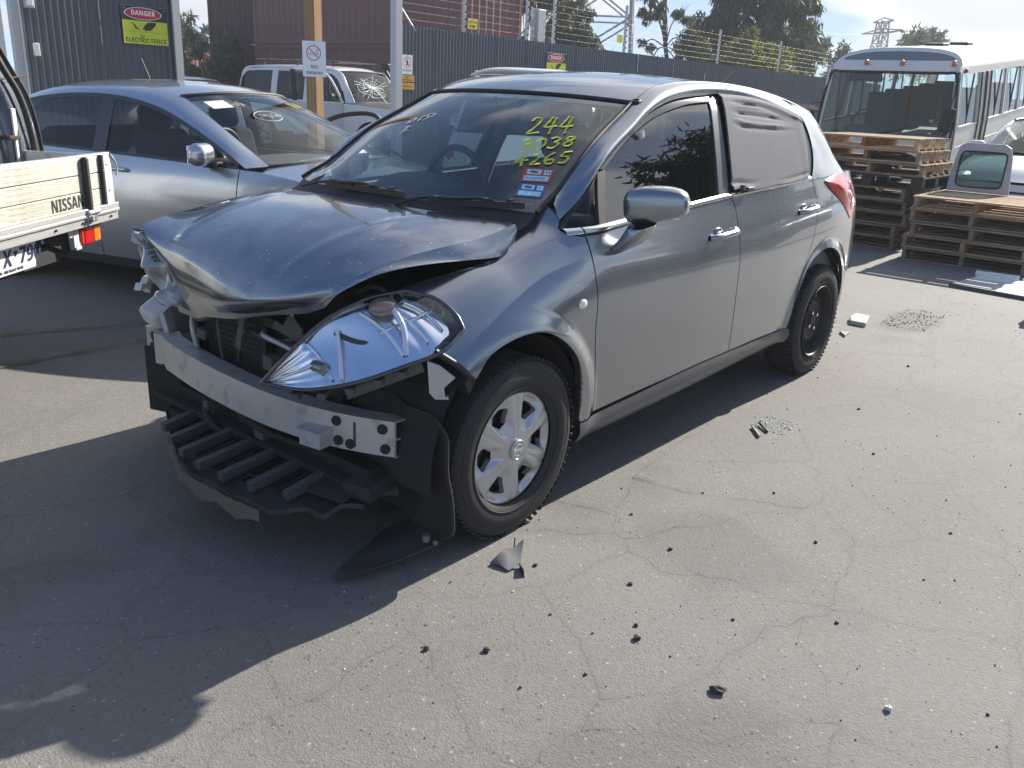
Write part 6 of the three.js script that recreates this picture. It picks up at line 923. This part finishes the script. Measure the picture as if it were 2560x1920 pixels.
// ---------------------------------------------------------------- trees: tapered trunk, limbs and thousands of separate leaves
const leafG = (() => { const g = new THREE.BufferGeometry(); g.setAttribute('position', new THREE.Float32BufferAttribute([0, 0, 0, .016, -.05, .006, -.016, -.05, .006, .010, -.12, 0, -.010, -.12, 0, 0, -.17, .004], 3)); g.setIndex([0, 2, 1, 2, 4, 1, 1, 4, 3, 3, 4, 5]); g.computeVertexNormals(); return g; })();
const leafMat = (r, g, b) => phy(r, g, b, .7, 0, { transmission: .5, thickness: 0, side: THREE.DoubleSide });
const LM = [leafMat(.105, .125, .078), leafMat(.12, .145, .06), leafMat(.22, .235, .05), leafMat(.095, .098, .078), leafMat(.05, .066, .034)];
const bark = std(.20, .17, .14, .9), barkDark = std(.07, .06, .055, .95);
function tree(label, x, z, clumps, { trunk = [[0, 0, 0], [0, 4, 0]], r = .14, mat = 0, leaves = 5000, size = 1, seed = 1, barkM = bark, cat = 'tree', y = 0, name = 'gum_tree', droop = 1, group } = {}) {
  const t = thing(name, label, cat, [x, y, z], 0, group), R = rng(seed), wood = [], top = trunk.at(-1), tp = sample(trunk, 14);
  for (let i = 0; i < 14; i++) wood.push(rod(tp[i], tp[i + 1], r * lerp(1, .45, i / 14), 8, r * lerp(1, .45, (i + 1) / 14)));
  obj('trunk', wood, barkM, t);
  const limbs = [], pos = []; let tot = 0; for (const c of clumps) tot += c[3] * c[3] * c[3] * (c[5] ?? 1) + .05;
  for (const [cx, cy, cz, cr, sy = .8, dens = 1] of clumps) {
    const at = tp[Math.min(14, 4 + Math.floor(R() * 10))], c = V(cx, cy, cz), st = at.y < cy ? at : tp[7]; limbs.push(tube([st, st.clone().lerp(c, .5).add(V((R() - .5) * .3, .25, (R() - .5) * .3)), c], r * .22, 8, 5));
    for (let k = 0; k < 3; k++) limbs.push(rod(c, c.clone().add(V((R() - .5) * cr * 1.5, (R() - .3) * cr, (R() - .5) * cr * 1.5)), r * .09, 4, r * .03));
    const n = Math.round(leaves * (cr * cr * cr * dens + .05) / tot), subs = Array.from({ length: Math.max(3, Math.round(cr * 9)) }, () => { const a = R() * 6.283, b = Math.acos(2 * R() - 1), q = Math.pow(R(), .4) * cr; return [cx + q * Math.sin(b) * Math.cos(a), cy + q * Math.cos(b) * sy, cz + q * Math.sin(b) * Math.sin(a), cr * (.18 + .3 * R())]; });
    for (let i = 0; i < n; i++) { const s = subs[Math.floor(R() * subs.length)], a = R() * 6.283, b = Math.acos(2 * R() - 1), q = Math.pow(R(), .5) * s[3]; pos.push([s[0] + q * Math.sin(b) * Math.cos(a), s[1] + q * Math.cos(b) * 1.1 - .25 * s[3], s[2] + q * Math.sin(b) * Math.sin(a)]); }
  }
  obj('limb', limbs, barkM, t);
  const im = new THREE.InstancedMesh(leafG, LM[mat], pos.length), m = new THREE.Matrix4(), q = new THREE.Quaternion(), e = new THREE.Euler(), col = new THREE.Color();
  pos.forEach((p, i) => { e.set((R() - .5) * (droop > .5 ? 1.3 : 5), R() * 6.283, (R() - .5) * (droop > .5 ? 1.3 : 5)); q.setFromEuler(e); const s = size * (.7 + .8 * R()); m.compose(V(...p), q, V(s * 1.3, s, s)); im.setMatrixAt(i, m); const k = .6 + .75 * R(); col.setRGB(k, k * (.95 + .1 * R()), k * (.85 + .2 * R())); im.setColorAt(i, col); });
  im.name = 'crown'; im.userData.kind = 'stuff'; im.castShadow = im.receiveShadow = true; t.add(im); return t;
}
const cl = (R, n, cx, cy, cz, sx, sy, sz, r0, r1) => Array.from({ length: n }, () => [cx + (R() - .5) * sx, cy + (R() - .5) * sy, cz + (R() - .5) * sz, lerp(r0, r1, R())]);
{
  const R = rng(77);
  // left: bushy tree beyond the far containers
  tree('bushy brown-green tree at the left between the tall panel and the light pole', 20.0, -37.0, cl(R, 16, -.4, 3.1, 0, 3.6, 3.0, 3, .6, 1.1), { trunk: [[0, 0, 0], [.1, 2.5, 0]], leaves: 9000, mat: 3, size: 1.5, seed: 3, barkM: barkDark, droop: 0, name: 'bushy_tree' });
  for (const [x, z, l, s] of [[21.5, -31.8, 'low green shrub above the far containers, left of the light pole', 11], [25.3, -32.5, 'green shrub against the dark maroon container', 12]]) tree(l, x, z, cl(R, 8, 0, 2.3, 0, 3.4, 1.4, 2, .5, .9), { trunk: [[0, 0, 0], [0, 1.6, 0]], r: .08, leaves: 3500, mat: 4, size: 1.4, seed: s, barkM: barkDark, droop: 0, name: 'shrub', cat: 'shrub' });
  // gum with many stems beside the lattice tower
  tree('drooping gum tree with many thin stems beside the maroon container', 22.4, -18.0, [...cl(R, 22, .0, 4.6, 0, 3.0, 4.4, 2.2, .45, .85), ...cl(R, 8, 1.2, 3.2, .6, 1.4, 2.0, 1.4, .4, .6)], { trunk: [[-.3, 0, 0], [-.2, 3, 0], [.2, 6.5, .1]], r: .10, leaves: 15000, mat: 0, size: 1.25, seed: 21, barkM: barkDark });
  for (const [dx, dz, l] of [[-1.1, .2, 'leftmost thin dark stem beside the maroon container'], [-.75, -.2, 'thin dark stem just left of the drooping gum'], [.5, .2, 'thin dark stem at the right of the drooping gum']]) tree(l, 22.4 + dx, -18.0 + dz, cl(R, 3, .2, 6.0, 0, 1.2, 1.2, 1, .4, .6), { trunk: [[0, 0, 0], [.1, 2.6, 0], [.3, 6.2, 0]], r: .05, leaves: 1500, seed: 30 + dx * 10 | 0, barkM: barkDark, size: 1.2, name: 'sapling' });
  tree('green shrub growing up against the dark end of the container row', 13.2, -24.6, cl(R, 9, 0, 2.3, 0, 2.4, 1.2, 1.6, .4, .65), { trunk: [[0, 0, 0], [0, 1.6, 0]], r: .06, leaves: 4200, mat: 1, size: 1.1, seed: 19, barkM: barkDark, droop: 0, name: 'shrub', cat: 'shrub' });
  // slim gum with sparse crown
  tree('slim gum tree with a bare leaning trunk and sparse leaves', 29.6, -17.2, [[-1.9, 4.8, .4, .7], [-1.5, 3.6, 0, .45], [-2.3, 5.8, 0, .7], [-.8, 6.2, 0, .8], [.6, 5.0, .5, .5], [.9, 3.9, .4, .45], [-.9, 2.9, 0, .4], [.2, 6.9, 0, .9], [1.2, 3.0, .5, .5], [.8, 2.2, .4, .4]], { trunk: [[.5, 0, .3], [.35, 2.4, .2], [-.05, 4.4, 0], [-.15, 7.2, 0]], r: .12, leaves: 4200, mat: 0, size: 1.3, seed: 41, barkM: barkDark });
  // large gum
  tree('large dense gum tree in the middle of the row behind the fence', 29.2, -13.6, [...cl(R, 30, -.4, 5.2, -.2, 3.4, 4.4, 3.0, .55, 1.0), ...cl(R, 10, 2.4, 4.6, .6, 2.4, 2.8, 2, .5, .9), [-1.4, 3.0, 0, .5], [.3, 3.0, 0, .6]], { trunk: [[-.8, 0, 0], [-.9, 2.6, 0], [-.5, 5.8, 0]], r: .22, leaves: 26000, mat: 0, size: 1.3, seed: 51 });
  tree('second trunk of the gum row, pale bark, right of the large gum', 30.6, -13.0, [...cl(R, 14, .3, 5.4, 0, 2.6, 3.2, 2.4, .5, .95)], { trunk: [[-.1, 0, 0], [.2, 2.8, 0], [0, 5.6, 0]], r: .14, leaves: 8000, mat: 1, size: 1.3, seed: 52 });
  for (const [x, z, l, s, w] of [[24.2, -11.2, 'yellow-green bush at the left behind the wire posts', 61, 2.0], [26.1, -10.6, 'yellow-green bush at the right behind the wire posts', 62, 2.2]]) tree(l, x, z, cl(R, 15, 0, 2.5, 0, w, 1.8, 1.6, .4, .7), { trunk: [[0, 0, 0], [0, 1.8, 0]], r: .06, leaves: 8500, mat: 2, size: 1.05, seed: s, droop: 0, name: 'bush', cat: 'bush' });
  // slim bright gum and small ones to the right
  tree('slim bright green gum tree left of the bus', 36.2, -14.1, [...cl(R, 15, 0, 4.5, 0, 1.8, 3.4, 1.6, .4, .75), [-.6, 2.5, 0, .4], [.4, 2.4, 0, .5]], { trunk: [[-.2, 0, 0], [0, 2.2, 0], [.2, 5.6, 0]], r: .11, leaves: 9000, mat: 1, size: 1.3, seed: 71 });
  tree('small dark tree just behind the left edge of the bus', 45.0, -15.2, cl(R, 12, 0, 3.6, 0, 3.0, 1.8, 2, .5, .9), { trunk: [[0, 0, 0], [0, 2.8, 0]], r: .1, leaves: 6000, mat: 0, size: 1.5, seed: 72, droop: 0 });
  tree('distant treetop showing above the bus roof', 66.0, -17.6, cl(R, 10, 0, 6.0, 0, 4.6, 1.8, 2, .8, 1.3), { trunk: [[0, 0, 0], [0, 5, 0]], r: .15, leaves: 5000, mat: 1, size: 2.2, seed: 73, droop: 0 });
  for (const [x, z, w, l, s] of [[18.4, -11.4, 2.4, 'dry grassy shrub at the foot of the lattice tower', 81], [33.0, -12.0, 4.0, 'low scrub along the fence under the slim bright gum', 83]]) tree(l, x, z, cl(R, 8, 0, 2.0, 0, w, .8, 1, .3, .5), { trunk: [[0, 0, 0], [0, 1.4, 0]], r: .04, leaves: 2600, mat: 1, size: 1.1, seed: s, droop: 0, name: 'shrub', cat: 'shrub' });
  // beyond the right of the frame: the round tree the window mirrors, and a row added to darken the doors
  tree('round dark tree right of the frame, mirrored in the side window', 21.5, 10.4, cl(R, 34, 0, 5.4, 0, 6.4, 5.0, 6, .9, 1.5), { trunk: [[0, 0, 0], [0, 3.6, 0]], r: .25, leaves: 16000, mat: 4, size: 2.1, seed: 91, droop: 0, name: 'round_tree' });
}
// power pole that the side window mirrors
{ const p = thing('power_pole', 'timber power pole right of the frame, mirrored in the side window', 'power pole', [22, 0, 24]); obj('pole', rod([0, 0, 0], [0, 9, 0], .16, 10, .12), barkDark, p); obj('cross_arm', box(.12, .14, 2.2, 0, 8.4, 0, 0, .5, 0), barkDark, p); }
fence('added_fence', 'unseen dark corrugated fence added to give the grey doors a dark reflection', 2, 40, 2.4, .9, 15.5, M.sheetDark);  // unseen fence, added for the dark band in the door reflections
{ const b = thing('added_shed', 'unseen long dark shed added to deepen the dark band mirrored in the grey doors', 'shed', [30, 0, 24]); obj('wall', box(70, 4.2, 8, 10, 2.1, 4), std(.10, .075, .06, .9), b); obj('roof', [box(71, .15, 5.2, 10, 4.9, 1.9, -.35, 0, 0), box(71, .15, 5.2, 10, 4.9, 6.1, .35, 0, 0)], M.galv, b); }  // unseen dark building, added to raise that reflected band
// lattice towers
function lattice(label, x, z, H, w0, w1, n, rr, turn, arms = []) {
  const t = thing('lattice_tower', label, 'pylon', [x, 0, z], turn), legs = [], br = [], W = y => lerp(w0, w1, y / H) / 2, c = (k, y) => { const w = W(y); return V([1, 1, -1, -1][k % 4] * w, y, [1, -1, -1, 1][k % 4] * w); };
  for (let k = 0; k < 4; k++) legs.push(rod(c(k, 0), c(k, H), rr * 1.5, 6));
  for (let i = 0; i < n; i++) { const a = H * i / n, b = H * (i + 1) / n; for (let k = 0; k < 4; k++) { br.push(rod(c(k, a), c(k + 1, b), rr * .8, 4), rod(c(k + 1, a), c(k, b), rr * .8, 4)); if (i) br.push(rod(c(k, a), c(k + 1, a), rr * .7, 4)); } }
  for (const [y, L] of arms) for (const s of [1, -1]) br.push(rod([0, y + .5, 0], [s * L, y, 0], rr, 4), rod([0, y - .2, W(y)], [s * L, y, 0], rr, 4), rod([0, y - .2, -W(y)], [s * L, y, 0], rr, 4));
  obj('leg', legs, M.tower ??= std(.16, .175, .18, .6, .4), t); obj('bracing', br, M.tower, t); return t;
}
lattice('near lattice pylon rising behind the corrugated fence', 67.2, -47.0, 17, 7.4, 5.6, 4, .11, .55);
lattice('far pylon with two cross-arms above the bus', 139, -44.6, 14.7, 3.0, 1.2, 9, .085, .9, [[10.1, 5.5], [13.1, 5.2], [14.6, 2.6]]);
{
  const a = thing('light_pole', 'thin grey pole with a dark box, left of the maroon containers', 'pole', [14.95, 0, -26.6]); obj('pole', rod([0, 0, 0], [0, 7, 0], .05, 8), M.galv, a); obj('floodlight', [rbox(.42, .28, .3, .03, .06, 2.85, 0), rbox(.2, .18, .2, .02, -.3, 2.82, .1)], M.plastic, a);
  const b = thing('leaning_pole', 'leaning grey pole above the slim bright gum', 'pole', [38.3, 0, -15.2]); obj('pole', rod([-.4, 0, 0], [.9, 9, 0], .08, 8), M.tower, b);
  const wmat = std(.2, .2, .21, .6); const w = thing('power_line', 'thin power lines crossing the sky above the bus', 'power line', [40, 0, -20]); for (const [y0, y1, k] of [[7.5, 9, 0], [6.6, 7.9, 1], [5.8, 7.0, 2]]) obj('cable', tube([[-12, y0 + 3, k], [20, y0, k - 6], [90, y1 + 3, k - 18]], .018, 40, 4), wmat, w);
}
// ---------------------------------------------------------------- litter on the asphalt
{
  const R = rng(303), lump = s => { const g = new THREE.IcosahedronGeometry(s, 1), p = g.attributes.position, m = new Map(); for (let i = 0; i < p.count; i++) { const k = `${p.getX(i).toFixed(4)},${p.getY(i).toFixed(4)},${p.getZ(i).toFixed(4)}`; if (!m.has(k)) m.set(k, .65 + .6 * R()); const f = m.get(k); p.setXYZ(i, p.getX(i) * f, p.getY(i) * f * .7, p.getZ(i) * f); } g.computeVertexNormals(); return g; };
  const lg = [lump(1), lump(1), lump(1)], dark = std(.035, .034, .036, .8), pale = std(.55, .56, .55, .5);
  const sh = thing('plastic_shard', 'grey torn plastic shard standing up on the asphalt below the front wheel', 'plastic shard', [-1.46, 0, .955]);
  obj('piece', grid([[[-.055, .004, -.045], [-.02, .03, -.035], [.015, .022, -.05]], [[-.05, .012, -.01], [-.01, .03, -.005], [.03, .034, -.02]], [[-.05, .006, .03], [.0, .010, .035], [.07, .055, -.01]]].map(r => r.map(p => V(...p)))), std(.20, .20, .195, .6), sh); obj('spike', prism([[0, 0], [.05, .035], [.075, .05], [.045, .02]], .004).rotateY(.6), dark, sh); obj('fold', prism([[-.07, 0], [-.05, .022], [.0, .012], [-.01, 0]], .004).rotateY(.9).translate(0, 0, .03), dark, sh);
  const st = [[-1.524, 1.465, .011, 'dark stone nearest the shadow edge, lower of a pair'], [-1.474, 1.430, .006, 'small dark stone beside the largest one at the shadow edge'], [-1.961, 1.080, .008, 'dark stone just outside the tip of the shadow'], [-1.855, 1.20, .010, 'dark stone on the sunlit asphalt between shadow and bottom edge'], [-1.572, 1.736, .013, 'black elongated lump near the bottom middle of the ground'], [-1.337, 2.084, .010, 'small pale and dark bit at the lower right of the ground'], [-1.42, 1.02, .007, 'tiny dark bit just below the plastic shard']];
  const px = [[-1.02, 1.28, .009], [-1.30, 1.30, .008], [-.62, 1.62, .007], [-1.25, 1.62, .006], [-.9, 1.05, .006], [-.35, 1.35, .006], [-1.75, 1.45, .006], [-.2, 1.95, .006], [.35, 1.5, .007], [-1.05, 1.85, .007], [.9, 1.25, .008], [1.9, 1.2, .009], [-1.6, 1.22, .005], [-.55, 1.15, .005]];
  const where = (x, z) => x > .6 ? 'far out beside the rear wheel' : x > -.5 ? 'on the open asphalt at the right' : z > 1.5 ? 'low on the open asphalt' : 'on the asphalt beside the front wheel shadow';
  st.forEach(([x, z, s, l], i) => { const t = tag(obj('dark_stone', lg[i % 3], i === 5 ? pale : dark), l, 'stone'); t.scale.set(s * (i === 4 ? 1.7 : 1.1), s, s); t.position.set(x, s * .5, z); t.rotation.y = i * 1.3; });
  px.forEach(([x, z, s], i) => { const t = tag(obj('dark_stone', lg[i % 3], dark), 'tiny black stone scattered on the sunlit asphalt', 'stone', 'tiny black stones scattered on the sunlit asphalt'); t.scale.set(s, s * .8, s * .9); t.position.set(x, s * .4, z); t.rotation.y = i * 2.1; });
  // fine grit and glass crumbs, too many to count
  const grit = (name, n, mat, x0, x1, z0, z1, s0, s1, label) => { const im = new THREE.InstancedMesh(lg[0], mat, n), m = new THREE.Matrix4(), q = new THREE.Quaternion(); for (let i = 0; i < n; i++) { const s = lerp(s0, s1, Math.pow(R(), 3)); q.setFromEuler(new THREE.Euler(R() * 6, R() * 6, R() * 6)); m.compose(V(lerp(x0, x1, R()), s * .4, lerp(z0, z1, R())), q, V(s, s, s)); im.setMatrixAt(i, m); } im.name = numbered(name); im.castShadow = im.receiveShadow = true; scene.add(im); return tag(im, label, 'grit', null, 'stuff'); };
  grit('dark_grit', 900, dark, -2.6, 5, .6, 4.5, .0012, .0045, 'fine dark grit over the sunlit asphalt'); grit('pale_grit', 1100, std(.62, .61, .58, .4), -2.6, 5, .6, 4.5, .0010, .0035, 'fine pale grit glinting over the sunlit asphalt');
  grit('glass_crumbs', 160, phy(.8, .9, .9, .05, 0, { clearcoat: 1 }), .27, .47, .96, 1.12, .002, .006, 'glass crumbs in a small heap beside the car shadow'); grit('gravel_patch', 420, std(.16, .15, .13, .9), 2.85, 3.6, .72, 1.02, .0015, .006, 'dark gravel patch to the right of the rear wheel');
  const bit = (name, label, geo, mat, x, y, z, ry) => { const t = tag(obj(name, geo, mat), label, 'debris'); t.position.set(x, y, z); t.rotation.y = ry; return t; };
  bit('broken_slab', 'pale flat broken slab on the ground right of the rear wheel', prism([[-.15, -.05], [.12, -.07], [.16, .02], [.02, .06], [-.12, .05]], .03, { bevel: .005 }).rotateX(-PI / 2), std(.45, .43, .36, .8), 2.80, 0, .60, .3); bit('broken_slab', 'small grey flake on the ground below the pale slab', prism([[-.06, -.02], [.06, -.03], [.04, .03]], .015, { bevel: .003 }).rotateX(-PI / 2), std(.3, .3, .29, .8), 2.33, 0, .66, .2);
  bit('twig', 'dark splinter beside the glass crumbs', rod([-.05, .006, 0], [.05, .012, .01], .006, 5), dark, .27, 0, 1.02, .9); bit('pale_stick', 'pale stick lying near the glass crumbs', rod([-.06, .008, 0], [.06, .008, 0], .006, 6), std(.4, .38, .33, .8), .20, 0, 1.02, .7);
  bit('purple_bottle', 'purple plastic bottle at the right edge of the frame', [lathe([[.001, 0], [.055, .005], [.06, .03], [.06, .16], [.03, .2], [.022, .24], [.001, .245]], 24)], phy(.10, .07, .22, .3, 0, { clearcoat: .5 }), 4.02, 0, 1.52, 0);
  const w = thing('white_clip', 'torn white plastic clip hanging left of the buckled bonnet corner', 'plastic clip', [-1.77, .665, -.66]); obj('clip', prism([[-.06, -.01], [-.045, .015], [-.02, .01], [0, .03], [.05, .035], [.05, .005], [.01, -.005], [0, -.03], [-.015, -.01]], .03, { bevel: .003 }).rotateY(.5), std(.62, .64, .64, .5), w);
}
camera.far = 3000; camera.updateProjectionMatrix();
scene.updateMatrixWorld(true);
renderer.render(scene, camera);
